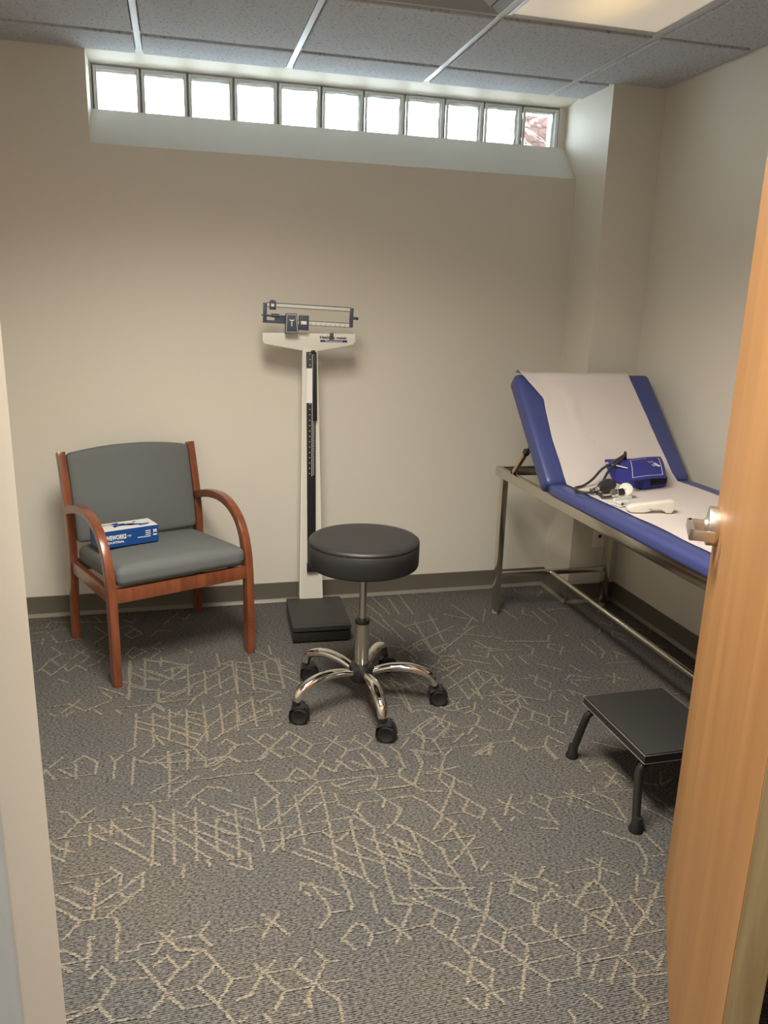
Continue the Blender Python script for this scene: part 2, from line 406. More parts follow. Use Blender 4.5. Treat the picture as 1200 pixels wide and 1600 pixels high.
# pattern lines of the carpet in millimetres on the floor: x,y x,y ... | next line
YARN = ("98,-1892 140,-1926 177,-1965 204,-1971 257,-1930|143,-1879 192,-1921|205,-1898 207,-2006|105,-1943 142,-1973 180,-2008 259,-2012 273,-2059|204,-1971 268,-1974|237,-2007 286,-1956 "
        "319,-1926|265,-1932 293,-1958|180,-2008 147,-2058|139,-2090 160,-2097 200,-2132|146,-2133 202,-2132 214,-2114|146,-2133 176,-2160|207,-2065 210,-2159|207,-2065 217,-2069|268,-2068 "
        "272,-2151|274,-2125 316,-2128 319,-2114 380,-2113 455,-2113 480,-2078|365,-2085 409,-2151 463,-2163|395,-2087 352,-2150|455,-2113 481,-2153|219,-2188 242,-2162 272,-2204 241,-2264 "
        "172,-2272|272,-2204 340,-2211|241,-2264 277,-2311 344,-2315 382,-2263 448,-2261 486,-2213|318,-2161 347,-2206 382,-2263 418,-2314 475,-2313|353,-2183 381,-2161 409,-2202 "
        "381,-2242|419,-2202 441,-2170 463,-2163 486,-2199 522,-2259 492,-2309|522,-2259 546,-2262|448,-2261 488,-2316 518,-2367|279,-2157 310,-2155|183,-2286 241,-2268|527,-2116 "
        "558,-2118|528,-2114 627,-2116|607,-2082 663,-2162|648,-2083 599,-2155|713,-1993 711,-2016|722,-2030 732,-2044|739,-1999 767,-2074 770,-2113 737,-2156|770,-2113 825,-2115|768,-2023 "
        "804,-2057|819,-2022 829,-2054 826,-2109|885,-2066 883,-2136|936,-2048 935,-2117 973,-2131 930,-2196|895,-2160 943,-2235|930,-2196 856,-2203 838,-2231|778,-2205 823,-2160 841,-2169 "
        "856,-2203|783,-2199 806,-2236|905,-2241 927,-2206 980,-2203|518,-2258 589,-2258 661,-2259 681,-2234|577,-2231 626,-2306 632,-2316 688,-2316|619,-2227 589,-2258|584,-2266 560,-2308 "
        "528,-2315|628,-2319 603,-2363|660,-2263 696,-2309 743,-2364|714,-2222 733,-2255 767,-2260|733,-2255 700,-2310 671,-2354|710,-2312 781,-2315|742,-2370 739,-2417|681,-2336 "
        "679,-2368|634,-2378 678,-2376|583,-2364 595,-2388|531,-2370 548,-2360|950,-2092 994,-2130|992,-2067 1007,-2116|948,-2204 1003,-2202 1031,-2161|975,-2111 1092,-2109 "
        "1153,-2107|976,-2107 1076,-2204 1146,-2202|1000,-2065 1147,-2198|1031,-2161 1004,-2129|1002,-2206 1032,-2251 1062,-2304|1076,-2204 1032,-2258 1107,-2257|1125,-2084 1120,-2162 "
        "1145,-2205|1201,-2101 1147,-2198 1074,-2301|1177,-2152 1095,-2153|1145,-2205 1174,-2258 1142,-2309|1097,-2312 1146,-2313|1108,-2254 1142,-2296|1174,-2258 1244,-2256|1251,-2120 "
        "1233,-2148 1279,-2194 1353,-2191 1345,-2157 1308,-2185|1266,-2115 1303,-2156|1279,-2194 1249,-2258 1281,-2300 1308,-2353|1290,-2196 1255,-2252|1182,-2267 1205,-2317 "
        "1179,-2363|1144,-2310 1176,-2356|1141,-2364 1394,-2359|1208,-2311 1357,-2310 1390,-2260|1302,-2269 1281,-2307|1179,-2363 1128,-2453|1176,-2369 1212,-2420 1192,-2454|1210,-2422 "
        "1285,-2424|1313,-2361 1282,-2424|1000,-2319 1040,-2363 1068,-2411 1090,-2453|1067,-2319 1030,-2384|1067,-2319 1099,-2361 1075,-2407 1044,-2454|1083,-2420 1143,-2419|1011,-2421 "
        "1031,-2454|1355,-2187 1497,-2191|1366,-2201 1392,-2245 1441,-2308|1392,-2245 1468,-2240|1452,-2156 1381,-2220|1475,-2161 1478,-2234 1413,-2294|1399,-2254 1459,-2256|1478,-2234 "
        "1629,-2244|1406,-2285 1420,-2324|1441,-2308 1404,-2341 1551,-2343|1481,-2239 1471,-2328|1635,-2197 1535,-2292 1463,-2341|1534,-2223 1535,-2321|1307,-2392 1404,-2391 "
        "1464,-2392|1355,-2377 1306,-2435|1394,-2399 1344,-2456|1307,-2444 1479,-2444|1459,-2347 1427,-2380|1402,-2394 1417,-2436 1386,-2477 1395,-2514|1510,-2406 1466,-2447|1473,-2391 "
        "1480,-2425|1334,-2523 1442,-2525|1272,-2469 1292,-2508|1218,-2502 1219,-2529|1407,-2452 1487,-2458|1390,-2530 1366,-2552|15,-1312 47,-1258|-5,-1353 3,-1323 37,-1383 156,-1378 "
        "155,-1309 111,-1262 81,-1298 92,-1314 101,-1392|42,-1331 86,-1327|42,-1331 97,-1383|194,-1279 209,-1321 214,-1416|209,-1321 234,-1288|268,-1304 271,-1459|274,-1320 327,-1355 "
        "387,-1315|382,-1314 383,-1553|438,-1325 439,-1410|336,-1333 377,-1397|327,-1355 493,-1356|382,-1408 517,-1408 571,-1363|335,-1481 569,-1474|331,-1514 383,-1470 422,-1443|364,-1529 "
        "393,-1527 471,-1453|283,-1564 449,-1567 498,-1520 541,-1533 563,-1559|427,-1610 454,-1560 485,-1607|77,-1554 96,-1562 132,-1615 101,-1679 56,-1680|139,-1602 170,-1559|133,-1622 "
        "219,-1623 330,-1624|251,-1565 273,-1600|283,-1568 328,-1573 341,-1603 340,-1844|166,-1633 173,-1729|186,-1641 214,-1672|224,-1627 227,-1693|225,-1642 244,-1672 317,-1760|104,-1680 "
        "288,-1678 556,-1676|240,-1733 301,-1790 361,-1848|177,-1682 214,-1714|286,-1633 309,-1653|395,-1611 398,-1850|457,-1617 456,-1850|514,-1683 512,-1823|352,-1633 393,-1668|349,-1684 "
        "494,-1852|348,-1726 398,-1771|411,-1686 544,-1856|407,-1629 460,-1678|465,-1679 550,-1763|463,-1730 547,-1804|503,-1619 556,-1669|61,-1684 99,-1726 134,-1747|69,-1739 "
        "114,-1778|112,-1699 112,-1762|138,-1848 232,-1848|234,-1826 265,-1864|265,-1870 263,-1905|202,-1903 264,-1858|321,-1864 261,-1928|319,-1864 319,-1929|206,-1869 207,-1916|117,-1867 "
        "148,-1868|142,-1878 195,-1919|423,-1858 420,-1910|485,-1856 488,-1882|453,-1348 494,-1352 497,-1413|516,-1436 547,-1406|565,-1362 604,-1403 668,-1407 695,-1379|726,-1386 739,-1408 "
        "781,-1407|529,-1470 644,-1476 673,-1531 709,-1603|663,-1458 644,-1476|673,-1531 738,-1536 782,-1474 818,-1540 772,-1543|739,-1528 766,-1551|870,-1450 818,-1544|864,-1486 894,-1520 "
        "923,-1470|826,-1431 846,-1454|911,-1463 956,-1529 1014,-1527|962,-1474 1019,-1528|830,-1564 1005,-1566 1021,-1587 981,-1644 905,-1644|830,-1564 782,-1614|897,-1613 "
        "994,-1612|877,-1583 901,-1618|1001,-1443 1019,-1528 1063,-1523|1067,-1467 1067,-1529|1122,-1469 1124,-1541|1106,-1546 1090,-1584 1021,-1587|1095,-1585 1110,-1624|915,-1646 "
        "1109,-1646|995,-1651 1018,-1697 1054,-1753 1013,-1813 954,-1818 938,-1804 921,-1732 939,-1696|939,-1696 1095,-1697|1018,-1697 999,-1733|873,-1633 876,-1691 920,-1736|746,-1619 "
        "873,-1629|632,-1606 631,-1759 637,-1850|643,-1664 699,-1605 694,-1668 692,-1743|519,-1672 625,-1672|564,-1624 621,-1668|521,-1638 617,-1716|519,-1684 630,-1773|521,-1728 "
        "613,-1808|514,-1776 596,-1855|512,-1823 553,-1858|571,-1649 569,-1809 569,-1862|543,-1882 598,-1919|595,-1861 595,-1912|535,-1867 594,-1874|635,-1760 744,-1671 825,-1589|751,-1624 "
        "749,-1763 748,-1848|835,-1591 833,-1713 827,-1823 819,-1955 828,-2059|687,-1666 879,-1676|694,-1766 686,-1861|644,-1762 911,-1757|643,-1815 692,-1815 817,-1800|656,-1861 696,-1816 "
        "747,-1777|781,-1710 826,-1672|834,-1759 907,-1752 947,-1806|803,-1804 829,-1838|735,-1858 805,-1914 905,-2053|711,-1873 814,-1963|833,-1817 931,-1817|834,-1856 901,-1803|895,-1765 "
        "886,-1850 884,-2019|824,-1864 863,-1913 944,-1970|885,-1877 936,-1929 1001,-2020|953,-1822 943,-1862 944,-1951 933,-2077|921,-1858 951,-1885 1024,-1942|949,-1932 "
        "1013,-1979|1017,-1814 1052,-1843|978,-1856 1033,-1910|994,-1881 999,-1995|715,-1993 760,-2021|1002,-1818 970,-1847|830,-1970 873,-2010|1069,-1641 1159,-1641|1055,-1692 1098,-1695 "
        "1136,-1739 1165,-1807|1120,-1645 1180,-1548 1181,-1451 1253,-1495|1115,-1473 1127,-1544|1091,-1589 1120,-1645|1108,-1553 1091,-1589|1170,-1580 1231,-1586 1273,-1506 "
        "1310,-1471|1239,-1463 1462,-1466|1231,-1586 1262,-1631 1234,-1688|1209,-1555 1231,-1586 1298,-1573|1234,-1688 1158,-1805|1215,-1634 1237,-1701 1265,-1749 1297,-1802|1147,-1682 "
        "1202,-1694|1265,-1645 1301,-1684|1297,-1802 1454,-1801|1406,-1755 1345,-1846|1355,-1768 1403,-1847|1466,-1774 1448,-1805 1479,-1852 1483,-1919|1479,-1852 1517,-1797 "
        "1493,-1768|1517,-1797 1672,-1800|1603,-1773 1560,-1841|1573,-1779 1632,-1851|1677,-1776 1665,-1798 1796,-1808|1265,-1749 1230,-1804 1165,-1807 1119,-1861|1230,-1804 1272,-1846 "
        "1300,-1802|1163,-1812 1192,-1851 1132,-1905|1305,-1853 1308,-1907|1373,-1857 1356,-1870|1021,-1819 1067,-1871 1121,-1957|1049,-1743 1026,-1799|1055,-1868 1055,-1957 "
        "1002,-1887|1102,-1913 1225,-1915 1150,-1987 1123,-2009|1126,-1963 1232,-1966|1174,-1862 1185,-1966 1180,-2049|992,-1924 1046,-1964 1066,-2024 1129,-2064|1113,-1940 1114,-2016 "
        "1123,-2063 1127,-2107|980,-1968 1040,-2045 1074,-2095|1052,-2029 1062,-2075|1005,-1992 992,-2060|987,-2076 1144,-2110|1171,-2073 1219,-2066|1224,-2022 1192,-2051|1212,-2100 "
        "1332,-2109 1370,-2152|1279,-2080 1234,-2147|1247,-2077 1308,-2147|1361,-2075 1332,-2109|1406,-2107 1508,-2107 1547,-2147|1493,-2072 1514,-2109|1533,-2076 1484,-2151|1421,-2180 "
        "1470,-2152 1478,-2184|1597,-1975 1668,-2042 1655,-2107 1614,-2162|1663,-2095 1717,-2101|1595,-2158 1559,-2211|1604,-2178 1630,-2201|1707,-1978 1716,-2092|1669,-1805 1703,-1842 "
        "1691,-1942|1602,-1856 1685,-1952|1541,-1482 1558,-1530 1633,-1523 1637,-1603|1452,-1471 1430,-1525|1372,-1527 1454,-1486|1709,-1625 1707,-1693|1715,-1661 1794,-1657|1704,-1757 "
        "1812,-1767|1751,-1702 1763,-1795|1787,-1669 1805,-1753|1796,-1712 1713,-1784|1849,-1788 1893,-1810 1952,-1784|1938,-1742 1893,-1810|1836,-1835 1852,-1932|1768,-1880 "
        "1820,-1981|1813,-1531 1900,-1594|1428,-1874 1485,-1908|1427,-1923 1470,-1937|-111,-364 -62,-443 -102,-502 -123,-576|-62,-443 9,-436 53,-493 23,-547|-17,-499 34,-413|-11,-411 "
        "15,-444 82,-450|94,-424 77,-456 116,-491 91,-553|54,-585 102,-555|-106,-475 -59,-550|-32,-549 -75,-641 -118,-577 -151,-595|-41,-566 -14,-616 12,-564 55,-623|-56,-722 "
        "-1,-722|-42,-678 -7,-714|-69,-906 40,-902 55,-868|14,-886 84,-958 170,-896|3,-952 40,-902|116,-780 223,-869|135,-829 169,-880|218,-879 234,-893 222,-566|277,-550 287,-837 "
        "359,-863|227,-670 289,-743 342,-766|200,-750 281,-818|264,-652 302,-672 389,-763|271,-555 339,-602|343,-549 342,-642|339,-588 444,-648 356,-683|342,-807 466,-640|389,-664 "
        "389,-763|338,-836 338,-946|204,-961 460,-950|297,-1001 335,-957 361,-1004|112,-953 144,-1001|190,-969 211,-1004|390,-913 462,-849|-38,-958 -12,-979|12,-983 45,-950|-135,-226 "
        "-94,-324 -6,-296|-108,-169 -49,-172|-155,-207 -108,-169|-235,-137 -164,-142 -156,-79 102,-127|-210,-294 -121,-289|-155,-327 -158,-267|45,-165 107,-272 62,-353|184,-286 223,-231 "
        "255,-284 211,-337 184,-286|162,-203 190,-176 223,-231|162,-104 201,-154 224,-108|298,-323 321,-265 381,-285|197,-507 227,-428 280,-481 226,-540 197,-500|148,-435 359,-468|335,-398 "
        "301,-443 337,-492 299,-554|350,-190 412,-73|406,-116 444,-157 470,-93|440,-484 468,-532|-250,-45 -167,-43|-223,-209 -163,-190|34,-47 71,-121|216,-563 231,-902|279,-562 285,-824 "
        "337,-852|343,-548 341,-640|279,-576 338,-607|349,-583 415,-635|454,-656 361,-689|342,-806 388,-750 449,-648|263,-651 285,-668 372,-759 394,-769|298,-726 335,-758|228,-789 "
        "280,-829|388,-662 388,-762|337,-834 342,-941 445,-940|287,-870 343,-870 404,-882|339,-935 394,-891 494,-807 621,-675|448,-661 450,-914|420,-768 563,-709|513,-712 514,-915|567,-736 "
        "570,-881|446,-845 514,-847|394,-781 442,-748|460,-949 513,-887 636,-774|518,-882 570,-881|546,-944 628,-887|628,-644 630,-939|232,-961 325,-959 360,-1013|287,-1009 "
        "325,-959|369,-952 339,-940|449,-989 470,-951|499,-994 507,-1254|321,-1026 330,-1253 294,-1309|263,-1014 269,-1240|380,-1007 381,-1228|438,-1019 440,-1276|559,-1001 "
        "562,-1211|507,-1053 558,-1012|323,-1076 506,-1063|321,-1026 380,-1078|385,-1028 490,-1110|443,-1035 501,-1072|271,-1075 328,-1116|265,-1044 399,-1062 419,-1025|263,-1112 320,-1152 "
        "363,-1251|328,-1106 432,-1193|335,-1183 462,-1289|380,-1107 441,-1168|385,-1156 486,-1250|442,-1110 503,-1161|446,-1178 483,-1204|462,-1289 512,-1163 553,-1113|462,-1289 "
        "492,-1355|620,-1003 613,-1203|568,-1106 616,-1055 677,-992|620,-1008 786,-1003|629,-1148 677,-1108|528,-1250 562,-1211 618,-1166|580,-1068 784,-1099|679,-971 679,-1188|540,-1288 "
        "569,-1254 603,-1301 563,-1357 496,-1368|603,-1301 664,-1300|563,-1357 605,-1403 668,-1404 750,-1287 780,-1247|645,-1247 701,-1348 785,-1352|675,-1285 702,-1249 735,-1293|701,-1348 "
        "741,-1403|634,-1207 740,-1210 768,-1187|268,-1308 271,-1365|268,-1316 326,-1357|248,-1266 274,-1241|386,-1316 462,-1298|377,-1289 378,-1388|325,-1316 435,-1326|382,-1365 "
        "496,-1372|440,-1293 438,-1401|503,-1402 563,-1357|727,-1067 672,-1107|740,-1038 741,-1121|822,-668 806,-928|699,-684 695,-917|757,-682 751,-870|634,-724 697,-774 752,-834 "
        "807,-881|640,-800 683,-869|570,-564 575,-686|558,-696 623,-643 705,-685 775,-672|776,-659 822,-668|692,-894 791,-960|699,-811 749,-858|566,-652 758,-773|702,-775 699,-617|843,-686 "
        "877,-732|818,-747 866,-807|625,-937 787,-947 706,-1020|642,-670 631,-924|701,-716 694,-922|794,-517 795,-611|810,-650 812,-930|727,-561 774,-625 836,-742|729,-772 825,-823 "
        "873,-896|612,-1007 789,-1000|620,-980 622,-1143|676,-1115 681,-1193|589,-1149 762,-1159|587,-1187 778,-1082|645,-1247 703,-1347 661,-1405 596,-1402 575,-1376|578,-1327 598,-1297 "
        "581,-1276|598,-1297 641,-1294|683,-1267 707,-1248 722,-1281|703,-1347 786,-1252 814,-1295 775,-1351 703,-1347|703,-1347 738,-1405 810,-1409 850,-1349|814,-1295 850,-1349 919,-1346 "
        "1007,-1352|775,-1351 845,-1454|855,-1197 932,-1207|946,-1170 908,-1234|931,-1213 958,-1244|900,-1312 959,-1400 930,-1450|948,-1310 881,-1401|982,-1365 1007,-1322|1039,-1311 "
        "1059,-1351 1022,-1396 1071,-1528|1000,-1357 1022,-1396 963,-1407|1000,-1437 1016,-1527|872,-1454 818,-1542|859,-1473 899,-1518 927,-1466|911,-1452 951,-1524|956,-1472 "
        "1021,-1533|1020,-1407 1060,-1450 1070,-1507|1107,-1414 1125,-1463 1123,-1539 1095,-1575 1010,-1577|1151,-1346 1217,-1347 1319,-1260|1185,-1377 1140,-1433|1175,-1446 1185,-1498 "
        "1184,-1541 1124,-1641|1213,-1340 1234,-1399 1213,-1448|1240,-1465 1298,-1465|569,-1469 648,-1476 677,-1532 732,-1539 781,-1478 818,-1542|732,-1539 760,-1549|648,-1476 "
        "661,-1458|784,-1612 832,-1565 1024,-1570 1002,-1635 933,-1635|875,-1579 883,-1600 969,-1579|921,-1637 1159,-1644|1092,-1585 1151,-1686|1137,-1141 1241,-1148|1237,-921 1260,-1004 "
        "1246,-1204|1219,-933 1298,-1027 1354,-1084|1286,-963 1299,-1073|1335,-924 1365,-1025|1043,-1190 1066,-1208|769,-1526 834,-1550|1169,-1591 1230,-1593|1245,-1565 1211,-1630|1365,-627 "
        "1399,-764 1361,-811 1322,-838|1486,-669 1496,-765|1396,-690 1488,-689 1577,-648|1399,-818 1482,-903|1386,-692 1463,-619|1384,-699 1431,-700 1419,-627|1479,-589 1480,-717 "
        "1538,-666|1480,-717 1494,-758 1592,-770 1597,-717|1542,-666 1543,-714|1538,-666 1682,-677|1473,-821 1504,-768 1559,-786|1425,-869 1480,-822 1552,-807 1570,-869|1437,-913 "
        "1556,-852|1481,-837 1490,-909|1444,-968 1553,-880|1439,-1058 1606,-932|1492,-978 1568,-980|1749,-722 1696,-820 1643,-780|1677,-763 1884,-772|1583,-813 1687,-877|1727,-811 "
        "1727,-921|1785,-807 1787,-867|1837,-832 1844,-908|1914,-722 1934,-774 1898,-829 1830,-831|1968,-699 2036,-712|2025,-735 2074,-777 2024,-853|2025,-735 2000,-778 2038,-825|2051,-828 "
        "2164,-834|1606,-932 1602,-1026|1556,-977 1541,-1165|1488,-1043 1490,-1155|1477,-948 1488,-1043 1527,-1038|1604,-918 1689,-1003|1622,-942 1694,-943|1729,-1032 1819,-1036|1840,-1013 "
        "1796,-1085 1825,-1142|1806,-1006 1862,-1091 1839,-1125|1557,-1043 1659,-1044|1690,-1017 1629,-1071|1658,-984 1651,-1062|1526,-1076 1539,-1140|1485,-1153 1565,-1071 "
        "1653,-996|1600,-1109 1606,-1202|1617,-1131 1684,-1107 1693,-1171|1646,-1074 1698,-1160 1697,-1232|1612,-1143 1687,-1158|1556,-1144 1618,-1144|1693,-1171 1775,-1224|1614,-1227 "
        "1693,-1171|1606,-1202 1672,-1191 1664,-1237 1587,-1345|1577,-1184 1601,-1213 1624,-1286|1828,-1155 1904,-1157 1953,-1224|1904,-1157 1907,-1202|1798,-1210 1831,-1162|1860,-1193 "
        "1861,-1241|1937,-1080 1965,-1045 2005,-1039|1949,-1082 2028,-1098|1946,-1101 1961,-1137|2014,-956 2034,-1024|1888,-917 1963,-989|1505,-1181 1479,-1234 1436,-1253|1464,-1242 "
        "1485,-1286 1446,-1342 1384,-1350|1446,-1342 1486,-1387 1551,-1395 1587,-1345 1664,-1344|1534,-1245 1589,-1340 1627,-1400|1558,-1273 1582,-1244|1664,-1237 1695,-1289 1734,-1342 "
        "1818,-1348|1695,-1289 1661,-1344 1697,-1399|1734,-1342 1700,-1400 1735,-1454|1826,-1310 1769,-1398|1787,-1302 1807,-1346|1668,-1460 1630,-1521 1562,-1517 1534,-1467|1671,-1466 "
        "1703,-1527|1625,-1525 1632,-1602|1663,-1528 1701,-1531|1239,-1464 1459,-1462 1541,-1464|1459,-1462 1418,-1529 1364,-1523|1450,-1470 1379,-1512|1204,-1339 1241,-1306 1322,-1247 "
        "1378,-1334|1241,-1306 1239,-1386 1263,-1396|1209,-1340 1239,-1386 1210,-1444|1322,-1247 1330,-1344 1255,-1419|1266,-1300 1338,-1304|1363,-1244 1327,-1302 1274,-1343|1279,-1344 "
        "1361,-1351|1280,-1395 1396,-1394 1428,-1354|1359,-1309 1303,-1390|1266,-1402 1268,-1479 1271,-1517|1331,-1435 1382,-1386|1425,-1405 1386,-1437|1167,-1449 1185,-1457 "
        "1188,-1535|1194,-1464 1233,-1490|1534,-1467 1549,-1446|1554,-1534 1562,-1517|1251,-1159 1352,-1174 1380,-1214 1420,-1233|1297,-1197 1327,-1231|1281,-1194 1251,-1199|1428,-1177 "
        "1418,-1222 1470,-1209|1381,-1191 1443,-1169|1419,-1134 1489,-1142|1417,-1140 1422,-1176|1794,-1419 1832,-1448|1371,-742 1374,-802|1372,-872 1385,-957|1324,-904 1341,-974|1285,-1040 "
        "1347,-1077|1372,-9 1408,-268|1310,-51 1365,-292|1455,-42 1455,-277|1520,-18 1520,-289|1582,-11 1630,-74|1677,-10 1760,-43|1888,-29 2012,-32|1412,-347 1470,-519|1358,-322 "
        "1393,-587|1307,-281 1355,-469|1438,-427 1614,-369|1326,-704 1458,-599 1666,-469|1500,-379 1483,-734|1597,-303 1567,-620|1504,-738 1758,-487|1800,-373 1692,-533|1747,-199 "
        "1802,-435|1669,-317 1766,-397|1602,-516 1780,-491|1649,-553 1840,-645|1679,-695 1794,-756|1709,-647 1746,-760|1895,-293 1825,-439|1981,-309 2002,-441|2092,-313 2052,-387|2114,-366 "
        "2112,-523|2166,-326 2178,-505|2163,-375 2251,-359|2052,-387 2099,-428|2158,-20 2154,-95|2225,-126 2324,-125|2293,-101 2227,-181|2202,-350 2325,-372|1830,-670 2040,-711|2071,-647 "
        "2035,-709|2139,-660 2155,-677|2172,-763 2180,-882|2236,-734 2229,-879|1936,-1081 1972,-1044 2047,-1081|2218,-877 2187,-921|2283,-889 2251,-933|2178,-968 2339,-975|2166,-1059 "
        "2119,-1139|2119,-1073 2186,-1131|2016,-1097 2127,-1097|2275,-862 2302,-918|1244,-4 1262,-210|1260,-479 1299,-596|1257,-588 1371,-662|1278,-720 1321,-801|1239,-831 "
        "1261,-904|1231,-941 1242,-1184|1229,-1025 1341,-985|1192,-934 1210,-1021|1204,-1081 1272,-1114 ")
def rib(ax_, ay_, bx_, by_):
    a = Vector((ax_, ay_)); b_ = Vector((bx_, by_)); d = b_-a
    if d.length < 0.004: return
    if not (XL < ax_ < 2.6 and -3.4 < ay_ < -0.004 and XL < bx_ < 2.6 and -3.4 < by_ < -0.004): return
    flat = abs(d.y) < 0.16*abs(d.x)
    d = d.normalized(); w = 0.0030 if flat else 0.0056
    a -= d*w*0.5; b_ += d*w*0.5
    n_ = Vector((-d.y, d.x))*w
    z = 0.0004+0.0000011*((nrib[0]*617) % 1999); nrib[0] += 1
    vsx = [bm.verts.new((*(a-n_), z)), bm.verts.new((*(b_-n_), z)), bm.verts.new((*(b_+n_), z)), bm.verts.new((*(a+n_), z))]
    f = bm.faces.new(vsx); f.material_index = 1
    for l, v in zip(f.loops, (-1, -1, 1, 1)): l[uvl].uv = (0.5, v)
near = set()
for pl in YARN.split('|'):
    pts = [tuple(float(c)/1000 for c in p.split(',')) for p in pl.split()]
    for (ax_, ay_), (bx_, by_) in zip(pts, pts[1:]):
        rib(ax_, ay_, bx_, by_)
        for k in range(7): near.add((round((ax_+(bx_-ax_)*k/6)/0.1), round((ay_+(by_-ay_)*k/6)/0.1)))
def free(x, y):
    i, j = round(x/0.1), round(y/0.1)
    return not any((i+a, j+b_) in near for a in (-1, 0, 1) for b_ in (-1, 0, 1)) and (x < 0 or x > 1.9 or y < -2.5)
# the rest of the floor carries on with the same honeycomb
LA = 0.066; HX = LA*0.545; HY = LA*0.84
for j in range(1, 60):
    for i in range(-4, 60):
        x = XL+i*LA+(j*HX) % LA; y = -j*HY
        if not free(x, y): continue
        v = noise.noise(Vector((x*1.7+3.1, y*2.1, 4.0)))
        p = 0.08 if v < -0.15 else (0.34 if v < 0.1 else 0.55)
        for e, (ex, ey) in enumerate(((x+LA, y), (x+HX, y-HY), (x-HX, y-HY))):
            if rng.random() < p*(1.1 if (i+e+2*j) % 3 else 0.3): rib(x, y, ex, ey)
struct(obj('floor', bm, [M['carpet'], M['carpet_line']], smooth=0, recalc=False), 'grey loop carpet with beige broken hexagon lines', 'floor')

# back wall with high recess
bm = bmesh.new()
box(bm, (-0.95, 0, 0), (RXL, 0.36, 2.52)); box(bm, (RXL, 0, 0), (XC, 0.36, ZRS)); box(bm, (2.309, WY, ZRS), (XC, 0.30, 2.45)); box(bm, (RXL-0.01, WY, ZRS), (0.147, 0.30, 2.45))
prism(bm, [(0, ZRS), (WY, ZSD), (0.36, ZSD-0.03), (0.36, ZRS)], RXL, XC, 'yz')
prism(bm, [(0, ZT), (WY, 2.404), (0.36, 2.404), (0.36, 2.52), (0, 2.52)], RXL, XC, 'yz')
for f in bm.faces:
    f.normal_update()
    c = f.calc_center_median()
    if RXL < c.x < XC and ZRS-0.01 < c.z < 2.41 and abs(f.normal.y) > 0.1 and -0.01 < c.y < WY+0.001 and abs(f.normal.z) > 0.1: f.material_index = 1
struct(obj('wall_back', bm, [M['wall'], M['sill']], smooth=0), 'beige painted back wall with high window recess', 'wall')
shell('wall_chase', [((XC, YF, 0), (2.80, 0.36, 2.52))], M['wall'], 'boxed out wall corner beside the exam table')
shell('wall_right', [((XR, -5.3, 0), (2.80, YF, 2.52))], M['wall'], 'beige right wall behind the exam table')
shell('wall_left', [((XL-0.2, YNO, 0), (XL, 0, 2.52))], M['wall'], 'beige left wall')
JX0, JX1 = 0.32, 1.235
shell('wall_front', [((-1.6, YNO, 0), (JX0-0.02, YN, 2.52)), ((JX1+0.02, YNO, 0), (XR, YN, 2.52)), ((JX0-0.05, YNO, 2.16), (JX1+0.05, YN, 2.52))], M['wall'], 'wall around the doorway')
shell('wall_corridor', [((-1.6, -5.3, 0), (XR, -5.15, 2.52)), ((-1.75, -5.3, 0), (-1.6, YNO, 2.52))], M['wall'], 'corridor wall behind the viewer')
# ceiling: tiles + grid bars
G0 = 0.3515; YA = -0.2544; S = 0.6096
bm = bmesh.new(); box(bm, (-1.75, -5.3, ZT), (2.80, 0.0, ZT+0.12))
_xs = [XL-S]+[G0+i*S for i in range(-2, 4)]+[XR+0.0]
_ys = [0.0]+[YA-j*S for j in range(0, 5)]
for xa, xb in zip(_xs, _xs[1:]):
    for yb, ya in zip(_ys, _ys[1:]):
        lit = (abs(xa-(G0+2*S)) < .01 and YA-3*S-.01 < ya and yb < YA-S+.01) or (abs(xa-G0) < .01 and YA-4*S-.01 < ya and yb < YA-2*S+.01) or (abs(xa-(G0+S)) < .01 and abs(yb-(YA-S)) < .01)
        if lit: continue
        g = 0.0165
        box(bm, (xa+g, ya+g, H-0.0095), (xb-(g if xb < XR-.01 else 0.02), yb-(g if yb < -0.01 else 0.001), ZT+0.01), 0.002, 1)
ceil = struct(obj('ceiling', bm, M['tile'], smooth=0), 'suspended ceiling of pitted acoustic tiles', 'ceiling')
bm = bmesh.new()
lines = [G0+i*S for i in range(-3, 4)]
rows = [YA-j*S for j in range(0, 9)]
for i, x in enumerate(lines): box(bm, (x-0.012, -5.15, H-0.003), (x+0.012, -0.001 if XL < x else -3.2, ZT+0.001), 0.001, 1)
for y in rows:
    box(bm, (-1.6, y-0.011, H-0.001), (XR-0.001 if y < YF else XC-0.001, y+0.011, ZT+0.001), 0.001, 1)
box(bm, (XR-0.022, -3.0, H-0.001), (XR-0.0005, YF-0.001, ZT+0.001), 0.001, 1)
obj('ceiling_grid', bm, M['grid'], ceil)

# cove base
bm = bmesh.new()
HB = 0.100
def base_run(p, q, nrm):
    p = Vector((*p, 0)); q = Vector((*q, 0)); n_ = Vector((*nrm, 0))
    pr = [(0.0, HB), (0.0055, HB-0.002), (0.006, 0.03), (0.008, 0.018)]
    A = [bm.verts.new(p+n_*a+Vector((0, 0, b))) for a, b in pr]; B = [bm.verts.new(q+n_*a+Vector((0, 0, b))) for a, b in pr]
    for k in range(len(pr)-1): bm.faces.new((A[k], A[k+1], B[k+1], B[k]))
    pr2 = [(0.008, 0.018), (0.013, 0.008), (0.019, 0.0015)]
    A = [bm.verts.new(p+n_*a+Vector((0, 0, b))) for a, b in pr2]; B = [bm.verts.new(q+n_*a+Vector((0, 0, b))) for a, b in pr2]
    for k in range(len(pr2)-1):
        f = bm.faces.new((A[k], A[k+1], B[k+1], B[k])); f.material_index = 1
base_run((XL, 0), (XC, 0), (0, -1))
struct(obj('baseboard_back', bm, [M['cove'], M['cove_toe']], recalc=False), 'dark cove base along the back wall', 'baseboard'); bm = bmesh.new()
